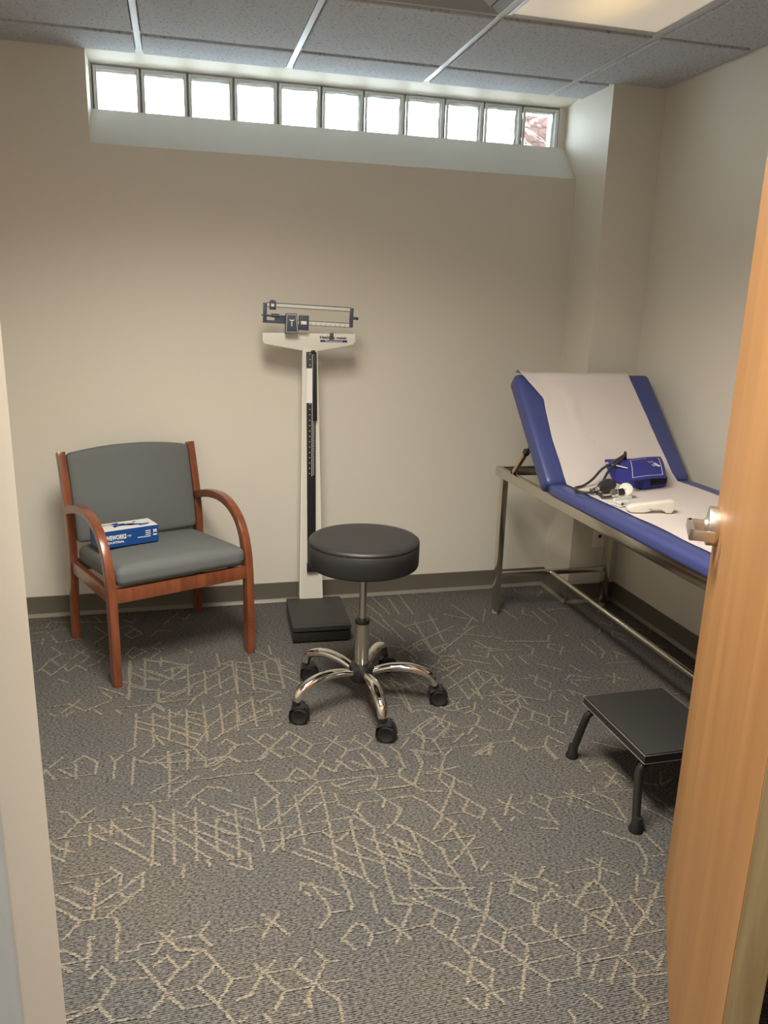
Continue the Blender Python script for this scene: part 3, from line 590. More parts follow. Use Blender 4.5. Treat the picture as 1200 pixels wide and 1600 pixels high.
base_run((XC, 0), (XC, YF-0.006), (-1, 0)); base_run((XC-0.006, YF), (XR, YF), (0, -1))
struct(obj('baseboard_chase', bm, [M['cove'], M['cove_toe']], recalc=False), 'dark cove base round the boxed corner', 'baseboard'); bm = bmesh.new()
base_run((XR, YF), (XR, YN), (-1, 0))
struct(obj('baseboard_right', bm, [M['cove'], M['cove_toe']], recalc=False), 'dark cove base along the right wall', 'baseboard')

# glass block window
win = struct(thing('window_1', 'high strip window of eleven glass blocks', 'window', (0.1492, WY, 2.2063)))
PB = 0.1962; ZB = 0.19
bm = bmesh.new()
for i in range(12):
    box(bm, (i*PB-0.0045, 0.012, -0.004), (i*PB+0.0045, 0.075, ZB+0.004))
box(bm, (0, 0.012, ZB-0.0005), (11*PB, 0.075, ZB+0.0025)); box(bm, (0, 0.012, -0.03), (11*PB, 0.075, 0.0))

obj('mortar_joint', bm, M['mortar'], win)
def glass_face(bm, y, sgn, seed):
    n_ = 22; w = 0.166; g = []
    for a in range(n_+1):
        row = []
        for c in range(n_+1):
            u = a/n_; v = c/n_; e = min(u, 1-u, v, 1-v)
            amp = 0.009*min(1, e/0.08)
            d = amp*(noise.noise(Vector((u*3.2+seed*5.1, v*3.2, seed*1.7)))+0.5*math.sin(9*u+4*math.sin(5*v+seed)))
            row.append(bm.verts.new((0.0151+u*w, y+d+sgn*0.004*min(1, e/0.05), 0.0125+v*w)))
        g.append(row)
    for a in range(n_):
        for c in range(n_): bm.faces.new((g[a][c], g[a+1][c], g[a+1][c+1], g[a][c+1]))
first_rim = None
for i in range(11):
    bm = bmesh.new()
    glass_face(bm, 0.012, 1, i); glass_face(bm, 0.070, -1, i+20)
    gb = obj('glass_block', bm, M['glass'], win, smooth=80, recalc=False); gb.location = (i*PB, 0, 0)
    if first_rim is None:
        bm = bmesh.new()
        for y0, y1 in ((0.002, 0.012), (0.068, 0.078)):
            a0, a1, b0, b1 = 0.005, 0.1912, 0.0155, 0.1807
            box(bm, (a0, y0, 0.001), (b0, y1, 0.189), 0.002); box(bm, (b1, y0, 0.001), (a1, y1, 0.189), 0.002)
            box(bm, (b0, y0, 0.001), (b1, y1, 0.0125), 0.002); box(bm, (b0, y0, 0.1775), (b1, y1, 0.189), 0.002)
        first_rim = obj('glass_rim', bm, M['glass_edge'], gb)
        bm = bmesh.new(); e = 0.0016; a0, a1, c0, c1 = 0.0155, 0.1807, 0.0125, 0.1775  # opaque grey strips draw the thin line inside each rim
        for lo, hi in (((a0, c0), (a0+e, c1)), ((a1-e, c0), (a1, c1)), ((a0, c0), (a1, c0+e)), ((a0, c1-e), (a1, c1))): box(bm, (lo[0], 0.004, lo[1]), (hi[0], 0.012, hi[1]))
        first_seam = obj('rim_inner_seam', bm, M['mortar'], gb, smooth=0); first_seam.name = 'rim_seam'
    else:
        
        for q in (first_rim, first_seam): c = q.copy(); COL.objects.link(c); c.parent = gb

# brick pier and leaves seen blurred through the blocks
bm = bmesh.new()
for k in range(26):
    z = 1.6+k*0.077
    for j in range(9):
        x0 = 2.26+j*0.215+(k % 2)*0.1; box(bm, (x0, 0.75, z), (x0+0.205, 0.87, z+0.067), 0.004)
struct(obj('wall_exterior', bm, M['brick']), 'red brick pier outside the glass blocks', 'wall')

bm = bmesh.new(); box(bm, (0.0, 0.365, 2.475), (2.5, 0.60, 2.60), 0.004)  # overhang added for dark lines in the glass; shade put into its colour
struct(obj('trim_2', bm, plain('lintel_shade_dark', srgb(48, 42, 36), 0.8)), 'lintel added outside above the glass blocks, its shade painted dark', 'lintel')

# door frame (trim_1) and door leaf (door_1)
bm = bmesh.new()
box(bm, (JX0-0.05, YNO-0.012, 0), (JX0, YN+0.012, 2.08), 0.006, 3);
box(bm, (JX1, YNO-0.012, 0), (JX1+0.05, YN+0.012, 2.08), 0.006, 3)
box(bm, (JX0-0.05, YNO-0.012, 2.08), (JX1+0.05, YN+0.012, 2.16), 0.006, 3)
struct(obj('trim_1', bm, M['jamb']), 'cream metal door frame', 'door frame')
dr = Vector((-0.533, -0.846, 0)).normalized(); nl = Vector((dr.y, -dr.x, 0))      # along the leaf to the hinge; out of its visible face
DM = Matrix(((dr.x, nl.x, 0, 1.641), (dr.y, nl.y, 0, -2.21), (0, 0, 1, 0), (0, 0, 0, 1)))
DW = 0.914; DT = 0.045
bm = bmesh.new(); box(bm, (0.0008, -DT, 0.010), (DW-0.0008, 0, 2.04), 0.0012, 1)
leaf = struct(obj('door_1', bm, M['door']), 'open honey maple door leaf with lever handle', 'door'); leaf.matrix_world = DM
bm = bmesh.new(); box(bm, (DW-0.001, -DT+0.001, 0.011), (DW+0.0004, -0.001, 2.039)); box(bm, (-0.0004, -DT+0.001, 0.011), (0.001, -0.001, 2.039))
obj('edge_band', bm, M['door_edge'], leaf, smooth=0)['label'] = 'pale unfinished maple edge of the door'
hd = bpy.data.objects.new('lever_handle', None); COL.objects.link(hd); hd.parent = leaf; hd.location = (0.066, 0, 1.000)
RX = Matrix.Rotation(math.radians(-90), 4, 'X')
bm = bmesh.new(); lathe(bm, [(0.0, 0.0), (0.044, 0.0), (0.0445, 0.002), (0.0445, 0.020), (0.0435, 0.0225), (0.030, 0.0245), (0.0, 0.0245)], 48, RX)
lathe(bm, [(0.016, 0.024), (0.016, 0.030), (0.0, 0.030)], 24, RX)
obj('rose', bm, M['brushed'], hd)
bm = bmesh.new()
box(bm, (-0.011, 0.026, -0.011), (0.011, 0.064, 0.011), 0.002)
box(bm, (-0.011, 0.054, -0.011), (0.105, 0.066, 0.011), 0.003)
box(bm, (0.092, 0.014, -0.011), (0.105, 0.066, 0.011), 0.003)
obj('lever', bm, M['brushed'], hd)
# far side lever
bm = bmesh.new(); lathe(bm, [(0.0, 0.0), (0.0445, 0.0), (0.0445, 0.022), (0.0, 0.0245)], 40, Matrix.Translation((0, -DT, 0)) @ Matrix.Rotation(math.radians(90), 4, 'X'))
box(bm, (-0.011, -DT-0.066, -0.011), (0.011, -DT-0.024, 0.011), 0.002); box(bm, (-0.011, -DT-0.066, -0.011), (0.105, -DT-0.054, 0.011), 0.003)
obj('far_lever', bm, M['brushed'], hd)

# ------------------------------------------------------------------ ceiling fixtures
def troffer(x, y0, y1, lens, label):
    t = thing('ceiling_light', label, 'ceiling light', (x, (y0+y1)/2, H-0.004))
    w = S/2-0.014; d = (y1-y0)/2-0.014; fr = 0.016
    bm = bmesh.new()
    for lo, hi in (((-w, -d, 0), (-w+fr, d, 0.012)), ((w-fr, -d, 0), (w, d, 0.012)), ((-w+fr, -d, 0), (w-fr, -d+fr, 0.012)), ((-w+fr, d-fr, 0), (w-fr, d, 0.012))): box(bm, lo, hi, 0.002)
    obj('light_frame', bm, M['grid'], t)
    bm = bmesh.new(); box(bm, (-w+fr, -d+fr, 0.003), (w-fr, d-fr, 0.008)); obj('diffuser', bm, lens, t, smooth=0)
    return t
troffer(G0+2.5*S, YA-3*S, YA-S, M['lamp_dim'], 'dim warm ceiling light panel at top right near right wall')
lit = troffer(G0+0.5*S, YA-4*S, YA-2*S, M['lamp_main'], 'bright ceiling light panel toward the doorway, left side')
ld = bpy.data.lights.new('lamp_light', 'AREA'); ld.shape = 'RECTANGLE'; ld.size = S-0.07; ld.size_y = 2*S-0.07
ld.energy = LAMP_MAIN_W; ld.color = LAMP_COL[:3]; ld.spread = math.radians(LAMP_SPREAD)
lo_ = bpy.data.objects.new('lamp_light', ld); COL.objects.link(lo_); lo_.parent = lit; lo_.location = (0, 0, -0.001)
troffer(G0+0.5*S, -4.95, -4.95+2*S, M['lamp_hall'], 'cool ceiling light panel in the corridor')
t = thing('ceiling_vent', 'square louvred air vent left of the dim ceiling light', 'air vent', (G0+1.5*S, YA-1.5*S, H-0.004))
w = S/2-0.014
bm = bmesh.new()
for k, (a, z) in enumerate(((w, 0.0), (w-0.055, 0.0), (w-0.115, 0.001), (w-0.175, 0.002))):
    b2 = a-0.042
    for sx in range(4):
        mt = Matrix.Rotation(sx*math.pi/2, 4, 'Z')
        q = bmesh.new(); v = [q.verts.new(p) for p in ((-a, -a, z), (a, -a, z), (b2, -b2, z+0.007), (-b2, -b2, z+0.007))]; q.faces.new(v)
        v2 = [q.verts.new(p) for p in ((-a, -a, z+0.002), (a, -a, z+0.002), (b2, -b2, z+0.009), (-b2, -b2, z+0.009))]; q.faces.new(v2[::-1])
        q.faces.new((v[0], v[1], v2[1], v2[0])); q.faces.new((v[2], v[3], v2[3], v2[2]))
        merge(bm, q, mt)
obj('louvre', bm, M['vent'], t, smooth=0, recalc=False)
bm = bmesh.new(); box(bm, (-w, -w, 0.0095), (w, w, 0.0098)); obj('vent_throat', bm, M['charcoal'], t, smooth=0)

# ------------------------------------------------------------------ wall outlet
t = thing('wall_outlet', 'small cream data outlet plate low on boxed wall corner', 'outlet', (2.492, YF, 0.352))
bm = bmesh.new(); box(bm, (-0.036, -0.006, -0.058), (0.036, 0.0, 0.058), 0.002); obj('plate', bm, M['white_plastic'], t)
bm = bmesh.new(); box(bm, (-0.008, -0.0075, -0.008), (0.008, -0.004, 0.008)); obj('jack', bm, M['black'], t, smooth=0)

# ------------------------------------------------------------------ guest chair
CH = thing('guest_chair', 'grey fabric guest chair with cherry wood frame and curved arms', 'chair', (0.343, -0.418, 0), math.radians(22.1))
def side(sx):
    x0, x1 = (-0.300, -0.268) if sx < 0 else (0.268, 0.300)
    # rear leg and back post: outer (back) line bottom to top
    bm = bmesh.new()
    path = [(0.292, 0.0), (0.283, 0.10), (0.270, 0.22), (0.259, 0.34), (0.255, 0.44), (0.259, 0.52), (0.272, 0.62), (0.292, 0.72), (0.318, 0.818)]
    path = [(p.y, p.z) for p in spline([(0, a, b) for a, b in path], 4)]
    th = [-(0.036+0.010*max(0, 1-abs(z-0.42)/0.35)) for y, z in path]
    ribbon_profile(bm, path, th, x0, x1); obj('rear_leg', bm, M['cherry'], CH)
    # arm curving down into the front leg, one bent piece
    bm = bmesh.new()
    path = [(0.245, 0.600), (0.18, 0.622), (0.08, 0.643), (-0.02, 0.650), (-0.11, 0.636), (-0.19, 0.596), (-0.245, 0.536), (-0.277, 0.455), (-0.290, 0.36), (-0.293, 0.25), (-0.293, 0.12), (-0.293, 0.0)]
    path = [(p.y, p.z) for p in spline([(0, a, b) for a, b in path], 5)]
    th = [-(0.034+0.010*min(1, max(0, (0.60-z)/0.12))) for y, z in path]
    ribbon_profile(bm, path, th, x0, x1, 0.004)
    a = obj('front_leg_arm', bm, M['cherry'], CH)
    # side rail
    bm = bmesh.new(); prism(bm, [(-0.252, 0.335), (0.222, 0.318), (0.222, 0.372), (-0.252, 0.390)], min(x0, x1)+0.005, max(x0, x1)-0.005, 'yz', 0.002)
    obj('side_rail', bm, M['cherry'], CH)
side(-1); side(1)
bm = bmesh.new(); box(bm, (-0.268, -0.283, 0.337), (0.268, -0.258, 0.392), 0.002); obj('front_rail', bm, M['cherry'], CH)
bm = bmesh.new(); box(bm, (-0.268, 0.225, 0.318), (0.268, 0.248, 0.372), 0.002); obj('rear_rail', bm, M['cherry'], CH)
bm = bmesh.new(); box(bm, (-0.268, 0.240, 0.500), (0.268, 0.256, 0.545), 0.002); obj('back_rail', bm, M['cherry'], CH)
def seat_fn(p):
    x, y, z = p
    k = max(0, min(1, (z-0.39)/0.06))
    ex = 1-(abs(x)/0.266)**4; ey = 1-(abs(y+0.02)/0.275)**4
    z += k*(0.016*max(0, ex)*max(0, ey))-0.045*((y+0.28)/0.53)*1.0+0.012
    return Vector((x, y, z))
bm = bmesh.new(); rbox(bm, (-0.266, -0.297, 0.385), (0.266, 0.226, 0.464), 0.032, 20, seat_fn); obj('seat_cushion', bm, M['fabric'], CH, smooth=80)
def back_fn(p):
    x, y, z = p                    # built upright: y thickness, z height
    u = (z-0.44)/0.39; xx = x/0.265
    z += 0.030*(1-xx*xx)*max(0, (u-0.5)*2)
    y += -0.016*(1-xx*xx)-0.010*math.sin(math.pi*max(0, min(1, u)))*(1-xx**4)
    lean = 0.0+0.075*max(0, u)**1.3
    return Vector((x, y+lean, z))
bm = bmesh.new(); rbox(bm, (-0.266, 0.196, 0.448), (0.266, 0.246, 0.815), 0.018, 20, back_fn); obj('backrest', bm, M['fabric'], CH, smooth=80)

# glove box on the seat
GB = thing('glove_box', 'blue and white box of disposable gloves lying on the grey chair seat', 'glove box', (0.343, -0.418, 0), math.radians(22.1))
gx0, gx1, gy0, gy1, gz0, gz1 = -0.243, 0.002, -0.018, 0.100, 0.4755, 0.546
GB.location = (0.343+(-0.12)*math.cos(math.radians(22.1))-0.04*math.sin(math.radians(22.1)), -0.418+(-0.12)*math.sin(math.radians(22.1))+0.04*math.cos(math.radians(22.1)), gz0)
gx0, gx1, gy0, gy1 = gx0+0.12, gx1+0.12, gy0-0.04, gy1-0.04; hz = gz1-gz0
bm = bmesh.new(); box(bm, (gx0, gy0, 0), (gx1, gy1, hz), 0.0015)
for f in bm.faces:
    n_ = f.normal; f.normal_update(); n_ = f.normal
    f.material_index = 1 if abs(n_.z) > 0.9 or n_.x > 0.9 else 0
obj('carton', bm, [M['box_blue'], M['box_white']], GB, smooth=0)
bm = bmesh.new(); FX = frame_mat((0, gy0-0.0002, 0), (1, 0, 0), (0, 0, 1))
text_bm(bm, 'GLOVEWORKS', 0.026, FX @ Matrix.Translation((-0.067, 0.040, 0)), 0.0002, 0.0008, 'CENTER', 0.62)
text_bm(bm, 'HD', 0.011, FX @ Matrix.Translation((0.000, 0.040, 0)), 0.0002)
text_bm(bm, 'INDUSTRIAL', 0.012, FX @ Matrix.Translation((-0.062, 0.020, 0)), 0.0002, 0.0003, 'CENTER', 1.2)
obj('front_lettering', bm, M['white_print'], GB, smooth=0)
bm = bmesh.new()
for k, (a, w_) in enumerate(((0.049, 0.020), (0.041, 0.017), (0.033, 0.022), (0.025, 0.050))): 
    xx = 0.088
    while xx > 0.088-w_:
        l = 0.004; box(bm, (xx-l, gy0-0.0005, a), (xx, gy0, a+0.004)); xx -= 0.0055
obj('small_print', bm, M['white_print'], GB, smooth=0)
bm = bmesh.new(); text_bm(bm, 'M', 0.020, FX @ Matrix.Translation((0.107, 0.046, 0)), 0.0002, 0.0008)
for lo, hi in (((0.098, 0.028), (0.115, 0.0335)),): box(bm, (lo[0], gy0-0.0005, lo[1]), (hi[0], gy0, hi[1]))
obj('size_mark', bm, M['white_print'], GB, smooth=0)
bm = bmesh.new()
def blob(cx, cy, rx, ry, a, mi):
    t = bmesh.new(); c, s = math.cos(a), math.sin(a)
    t.faces.new([t.verts.new((cx+rx*math.cos(k*math.pi/8)*c-ry*math.sin(k*math.pi/8)*s, cy+rx*math.cos(k*math.pi/8)*s+ry*math.sin(k*math.pi/8)*c, hz+0.0003+0.0001*mi)) for k in range(16)]); merge(bm, t, None, mi)
blob(-0.018, 0.012, .030, .016, .4, 0); blob(0.012, 0.004, .030, .013, -.2, 0); blob(0.040, -0.006, .032, .012, -.1, 0)
blob(-0.03, 0.034, .020, .008, .5, 1); blob(0.028, 0.012, .018, .005, -.4, 1); blob(-0.038, -0.004, .015, .006, 1.1, 0); blob(0.075, -0.02, .026, .012, .3, 0); blob(0.05, 0.03, .012, .004, .6, 1)
obj('glove_picture', bm, [M['glove_blue'], M['glove_dark']], GB, smooth=0)
bm = bmesh.new(); text_bm(bm, 'GLOVEWORKS', 0.016, Matrix.Translation((-0.068, 0.030, hz+0.0002)), 0.0002, 0.0004)
obj('top_lettering', bm, M['black_print'], GB, smooth=0)

# ------------------------------------------------------------------ stool
ST = thing('rolling_stool', 'round black vinyl stool on chrome five-star caster base', 'stool', (1.080, -1.080, 0))
bm = bmesh.new()
lathe(bm, [(0, 0.546), (0.190, 0.546), (0.1955, 0.549), (0.1985, 0.556), (0.1995, 0.60), (0.1995, 0.628), (0.1975, 0.6305), (0.1995, 0.633), (0.1985, 0.640), (0.192, 0.6455), (0.175, 0.648), (0.10, 0.650), (0, 0.651)], 72)
obj('seat', bm, M['stool_vinyl'], ST, smooth=50)
bm = bmesh.new(); lathe(bm, [(0, 0.30), (0.0135, 0.30), (0.0135, 0.546), (0, 0.546)], 24); lathe(bm, [(0.03, 0.53), (0.07, 0.546), (0.0, 0.546)], 24); obj('piston_rod', bm, M['steel'], ST)
bm = bmesh.new(); lathe(bm, [(0, 0.318), (0.0265, 0.318), (0.0275, 0.321), (0.0275, 0.331), (0.025, 0.334), (0, 0.334)], 28); obj('column_collar', bm, M['black'], ST)
bm = bmesh.new(); lathe(bm, [(0, 0.13), (0.0255, 0.13), (0.0255, 0.320), (0, 0.320)], 32); obj('column', bm, M['steel'], ST)
bm = bmesh.new(); lathe(bm, [(0, 0.092), (0.040, 0.090), (0.046, 0.098), (0.047, 0.142), (0.042, 0.152), (0.030, 0.153), (0, 0.153)], 36); obj('hub', bm, M['black'], ST)
caster0 = leg0 = None
for k in range(5):
    a = math.radians(-159+72*k)
    R_ = Matrix.Rotation(a, 4, 'Z')
    if leg0 is None:
        bm = bmesh.new()
        pts = spline([(0.036, 0, 0.124), (0.10, 0, 0.142), (0.17, 0, 0.145), (0.225, 0, 0.132), (0.262, 0, 0.112), (0.278, 0, 0.078)], 6)
        n_ = len(pts); rr = [0.0140+0.0050*math.sin(math.pi*min(1, i/(n_-1)*0.95)) for i in range(n_)]
        tube(bm, pts, rr, 18, True, (1.15, 0.92)); leg0 = obj('base_leg', bm, M['chrome'], ST, smooth=60); leg0.matrix_local = R_
        cm = bmesh.new()
        # hood: half round cover plus stem
        lathe(cm, [(0, 0.058), (0.012, 0.058), (0.012, 0.070), (0, 0.070)], 16)
        pr = [(0.030*math.cos(math.radians(q))+0.012, 0.026+0.030*math.sin(math.radians(q))) for q in range(-20, 201, 20)]
        pr = [(x_, max(0.010, z_)) for x_, z_ in pr]
        prism(cm, pr, -0.0075, 0.0075, 'xz', 0.001)
        pr2 = [(0.031*math.cos(math.radians(q))+0.012, 0.026+0.031*math.sin(math.radians(q))) for q in range(60, 211, 15)]+[(-0.015, 0.045), (0.012, 0.052)]
        prism(cm, pr2, -0.024, 0.024, 'xz', 0.001)
        caster0 = obj('caster', cm, M['black'], ST, smooth=40)
        for sy in (-1, 1):
            wm = bmesh.new()
            lathe(wm, [(0, -0.008), (0.018, -0.008), (0.0235, -0.006), (0.026, -0.002), (0.026, 0.005), (0.0235, 0.008), (0.019, 0.0075), (0.017, 0.006), (0, 0.006)], 28, Matrix.Translation((0.012, sy*0.0165, 0.026)) @ Matrix.Rotation(-sy*math.pi/2, 4, 'X'))
            obj('wheel', wm, M['rubber'], caster0, smooth=40)
        tgt = caster0
        caster0.matrix_local = Matrix.Translation((0.279*math.cos(a), 0.279*math.sin(a), 0)) @ Matrix.Rotation(math.radians(-18), 4, 'Z') @ Matrix.Scale(1.2, 4)
    else:
        copy_part(leg0, ST, R_)
        copy_part(caster0, ST, Matrix.Translation((0.279*math.cos(a), 0.279*math.sin(a), 0)) @ Matrix.Rotation(math.radians((-18, -22, -12, -20, -10)[k]), 4, 'Z') @ Matrix.Scale(1.2, 4))

# ------------------------------------------------------------------ physician beam scale
SC = thing('physician_scale', 'white upright beam scale with black platform against back wall', 'scale', (1.035, -0.170, 0), math.radians(-3))
bm = bmesh.new(); prism(bm, [(-0.117, -0.362), (0.141, -0.362), (0.141, -0.015), (0.085, 0.06), (-0.06, 0.06), (-0.117, -0.015)], 0.008, 0.050, 'xy', 0.004)
for sx in (-0.095, 0.118):
    for sy in (-0.34, 0.0): lathe(bm, [(0, 0), (0.014, 0), (0.014, 0.012), (0, 0.012)], 14, Matrix.Translation((sx, sy, 0)))
obj('platform_base', bm, M['black_metal'], SC)
bm = bmesh.new(); rbox(bm, (-0.119, -0.366, 0.055), (0.143, -0.012, 0.083), 0.006, 14); obj('platform_cover', bm, M['matte_black'], SC, smooth=60)
bm = bmesh.new()
t = bmesh.new()
lo = [(-0.055, -0.032), (0.055, -0.032), (0.055, 0.035), (-0.055, 0.035)]; hi = [(-0.042, -0.028), (0.024, -0.028), (0.024, 0.022), (-0.042, 0.022)]
A = [t.verts.new((*p, 0.045)) for p in lo]; A2 = [t.verts.new((*p, 0.10)) for p in lo]; B = [t.verts.new((*p, 1.252)) for p in hi]
t.faces.new(A); t.faces.new(B)
for q, r_ in ((A, A2), (A2, B)):
    for k in range(4): t.faces.new((q[k], q[(k+1) % 4], r_[(k+1) % 4], r_[k]))
bmesh.ops.recalc_face_normals(t, faces=t.faces[:]); bmesh.ops.bevel(t, geom=[e for e in t.edges if abs((e.verts[0].co-e.verts[1].co).z) > 0.3], offset=0.004, segments=2, affect='EDGES'); merge(bm, t)
obj('pillar', bm, M['white_metal'], SC)
bm = bmesh.new(); t = bmesh.new()
pl = [(-0.019, 0.262), (0.020, 0.262), (0.0135, 1.244), (-0.027, 1.244)]
prism(bm, pl, -0.040, -0.026, 'xz', 0.001)
prism(bm, [(0.0005, 0.940), (0.0215, 0.940), (0.0175, 1.244), (0.0, 1.244)], -0.047, -0.038, 'xz', 0.001)
box(bm, (-0.022, -0.052, 0.222), (0.030, -0.028, 0.262), 0.003); box(bm, (-0.006, -0.050, 1.238), (0.012, -0.028, 1.252), 0.003)
rod = obj('height_rod', bm, M['black'], SC)
bm = bmesh.new()
z = 0.69
while z < 0.938:
    box(bm, (0.0045, -0.0405, z), (0.0095, -0.0398, z+0.0022)); z += 0.0072
for z in [0.695+0.0245*k for k in range(23)]:
    if not 1.015 < z < 1.176: box(bm, (-0.0125, -0.0405, z), (-0.0095, -0.0398, z+0.004))
box(bm, (-0.0015, -0.0410, 0.684), (0.0005, -0.0398, 1.240))
obj('ruler_mark', bm, M['white_print'], rod, smooth=0)
bm = bmesh.new(); box(bm, (-0.0265, -0.0425, 1.020), (-0.001, -0.0402, 1.173)); obj('white_label', bm, M['white_print'], rod, smooth=0)
# head
bm = bmesh.new(); prism(bm, [(-0.218, 1.322), (-0.217, 1.288), (-0.209, 1.275), (-0.037, 1.247), (0.029, 1.248), (0.184, 1.277), (0.192, 1.290), (0.194, 1.326)], -0.024, 0.022, 'xz', 0.003)
head = obj('beam_housing', bm, M['white_metal'], SC)
bm = bmesh.new(); FXh = frame_mat((0, -0.0247, 0), (1, 0, 0), (0, 0, 1))
text_bm(bm, 'Health', 0.0170, FXh @ Matrix.Translation((0.0590, 1.3075, 0)), 0.0002, 0.0005, 'CENTER', 1.12)
text_bm(bm, 'o meter', 0.0170, FXh @ Matrix.Translation((0.1230, 1.3060, 0)), 0.0002, 0.0005, 'CENTER', 1.12)
obj('maker_lettering', bm, M['black_print'], head, smooth=0)
bm = bmesh.new(); box(bm, (0.0355, -0.0254, 1.2875), (0.1565, -0.0242, 1.2965)); obj('name_strip', bm, M['blue_print'], head, smooth=0)
bm = bmesh.new(); text_bm(bm, 'Professional', 0.0078, FXh @ Matrix.Translation((0.096, 1.2912, 0.0008)), 0.0002, 0.0001, 'CENTER', 2.0); obj('strip_lettering', bm, M['white_print'], head, smooth=0)
bm = bmesh.new(); box(bm, (0.077, -0.034, 1.300), (0.093, -0.024, 1.327), 0.001); obj('beam_lock', bm, M['charcoal'], SC)
# beam assembly, tipped down to the right
BA = bpy.data.objects.new('balance_beam', None); COL.objects.link(BA); BA.parent = SC; BA.location = (-0.093, -0.05, 1.366); BA.rotation_euler = (0, math.radians(1.9), 0)
def L(x, z): return (x+0.093, z-1.366)
bm = bmesh.new()
def bxz(bm, x0, z0, x1, z1, y0, y1, bv=0.0012): 
    a, b_ = L(x0, z0); c, d = L(x1, z1); box(bm, (a, y0, b_), (c, y1, d), bv)
bxz(bm, -0.216, 1.362, -0.200, 1.4455, -0.006, 0.006); bxz(bm, -0.204, 1.362, -0.115, 1.374, -0.006, 0.006); bxz(bm, -0.166, 1.374, -0.115, 1.394, -0.006, 0.006); bxz(bm, -0.204, 1.388, -0.120, 1.397, -0.006, 0.006)
obj('beam_frame', bm, M['charcoal'], BA); bm = bmesh.new()
bxz(bm, 0.160, 1.362, 0.176, 1.4455, -0.006, 0.006); bxz(bm, 0.174, 1.396, 0.192, 1.408, -0.005, 0.005)
obj('beam_end', bm, M['charcoal'], BA)
bm = bmesh.new(); bxz(bm, -0.200, 1.430, 0.161, 1.4455, -0.003, 0.003); bxz(bm, -0.12, 1.3625, 0.161, 1.379, -0.003, 0.003); obj('beam_bar', bm, M['white_metal'], BA)
bm = bmesh.new()
for z0, z1 in ((1.4445, 1.4475), (1.4285, 1.4312)): bxz(bm, -0.200, z0, 0.161, z1, -0.0042, 0.0042, 0)
for z0, z1 in ((1.3782, 1.3806), (1.3608, 1.3632)): bxz(bm, -0.12, z0, 0.161, z1, -0.0042, 0.0042, 0)
for k in range(46): bxz(bm, -0.152+k*0.0066, 1.431, -0.1514+k*0.0066, 1.4375 if k % 5 else 1.440, -0.0034, 0.0034, 0)
for k in range(8): bxz(bm, -0.008+k*0.021, 1.363, -0.0068+k*0.021, 1.374, -0.0034, 0.0034, 0)
obj('beam_scale_mark', bm, M['charcoal'], BA, smooth=0)
bm = bmesh.new(); bxz(bm, -0.190, 1.418, -0.162, 1.4555, -0.010, 0.010, 0.002); bxz(bm, -0.184, 1.4555, -0.170, 1.459, -0.006, 0.006); po = obj('small_poise', bm, M['charcoal'], BA)
bm = bmesh.new(); bxz(bm, -0.183, 1.431, -0.170, 1.443, -0.0106, -0.0098, 0); obj('poise_window', bm, M['white_print'], po, smooth=0)
bm = bmesh.new(); bxz(bm, -0.062, 1.339, -0.019, 1.402, -0.012, 0.012, 0.002); po = obj('large_poise', bm, M['charcoal'], BA)
bm = bmesh.new(); bxz(bm, -0.053, 1.364, -0.029, 1.378, -0.0126, -0.0118, 0); obj('poise_window', bm, M['white_print'], po, smooth=0)
bm = bmesh.new(); a = L(-0.222, 1.3935); c = L(-0.12, 1.3935); tube(bm, [(a[0], -0.004, a[1]), (c[0], -0.004, c[1])], 0.003, 10)
a = L(-0.182, 1.394); c = L(-0.148, 1.394); tube(bm, [(a[0], -0.004, a[1]), (c[0], -0.004, c[1])], 0.008, 16); obj('counterweight', bm, M['charcoal'], BA)
bm = bmesh.new(); a = L(0.192, 1.402); tube(bm, [(a[0]-.004, 0, a[1]), (a[0]+.006, 0, a[1])], 0.006, 14); obj('beam_tip', bm, M['black'], BA)
bm = bmesh.new(); prism(bm, [(-0.122, 1.324), (-0.064, 1.324), (-0.071, 1.407), (-0.118, 1.407)], -0.070, -0.028, 'xz', 0.003); ph = obj('pivot_housing', bm, M['charcoal'], SC)
bm = bmesh.new()
for p, q in (((-0.1175, 1.329), (-0.114, 1.402)), ((-0.114, 1.402), (-0.0755, 1.402)), ((-0.0755, 1.402), (-0.069, 1.329)), ((-0.069, 1.329), (-0.1175, 1.329))): tube(bm, [(p[0], -0.0705, p[1]), (q[0], -0.0705, q[1])], 0.0010, 6)
box(bm, (-0.0942, -0.0708, 1.352), (-0.0924, -0.0698, 1.382))
for s in (-1, 1):
    prism(bm, [(-0.0933, 1.3745), (-0.0933+s*0.0105, 1.379), (-0.0933+s*0.012, 1.382), (-0.0933, 1.380)], -0.0708, -0.0698, 'xz')
    tube(bm, spline([(-0.0933, -0.0704, 1.371), (-0.0933+s*.0035, -0.0704, 1.368), (-0.0933, -0.0704, 1.363), (-0.0933-s*.003, -0.0704, 1.359), (-0.0933, -0.0704, 1.355)], 4), 0.0007, 6)
obj('medical_emblem', bm, M['white_print'], ph, smooth=0)
bm = bmesh.new(); tube(bm, spline([(0.186, -0.02, 1.318), (0.190, -0.035, 1.35), (0.196, -0.045, 1.385), (0.197, -0.05, 1.42)], 5), 0.0018, 8); tube(bm, [(0.190, -0.05, 1.378), (0.203, -0.05, 1.378)], 0.0016, 8); obj('beam_stop', bm, M['white_metal'], SC)

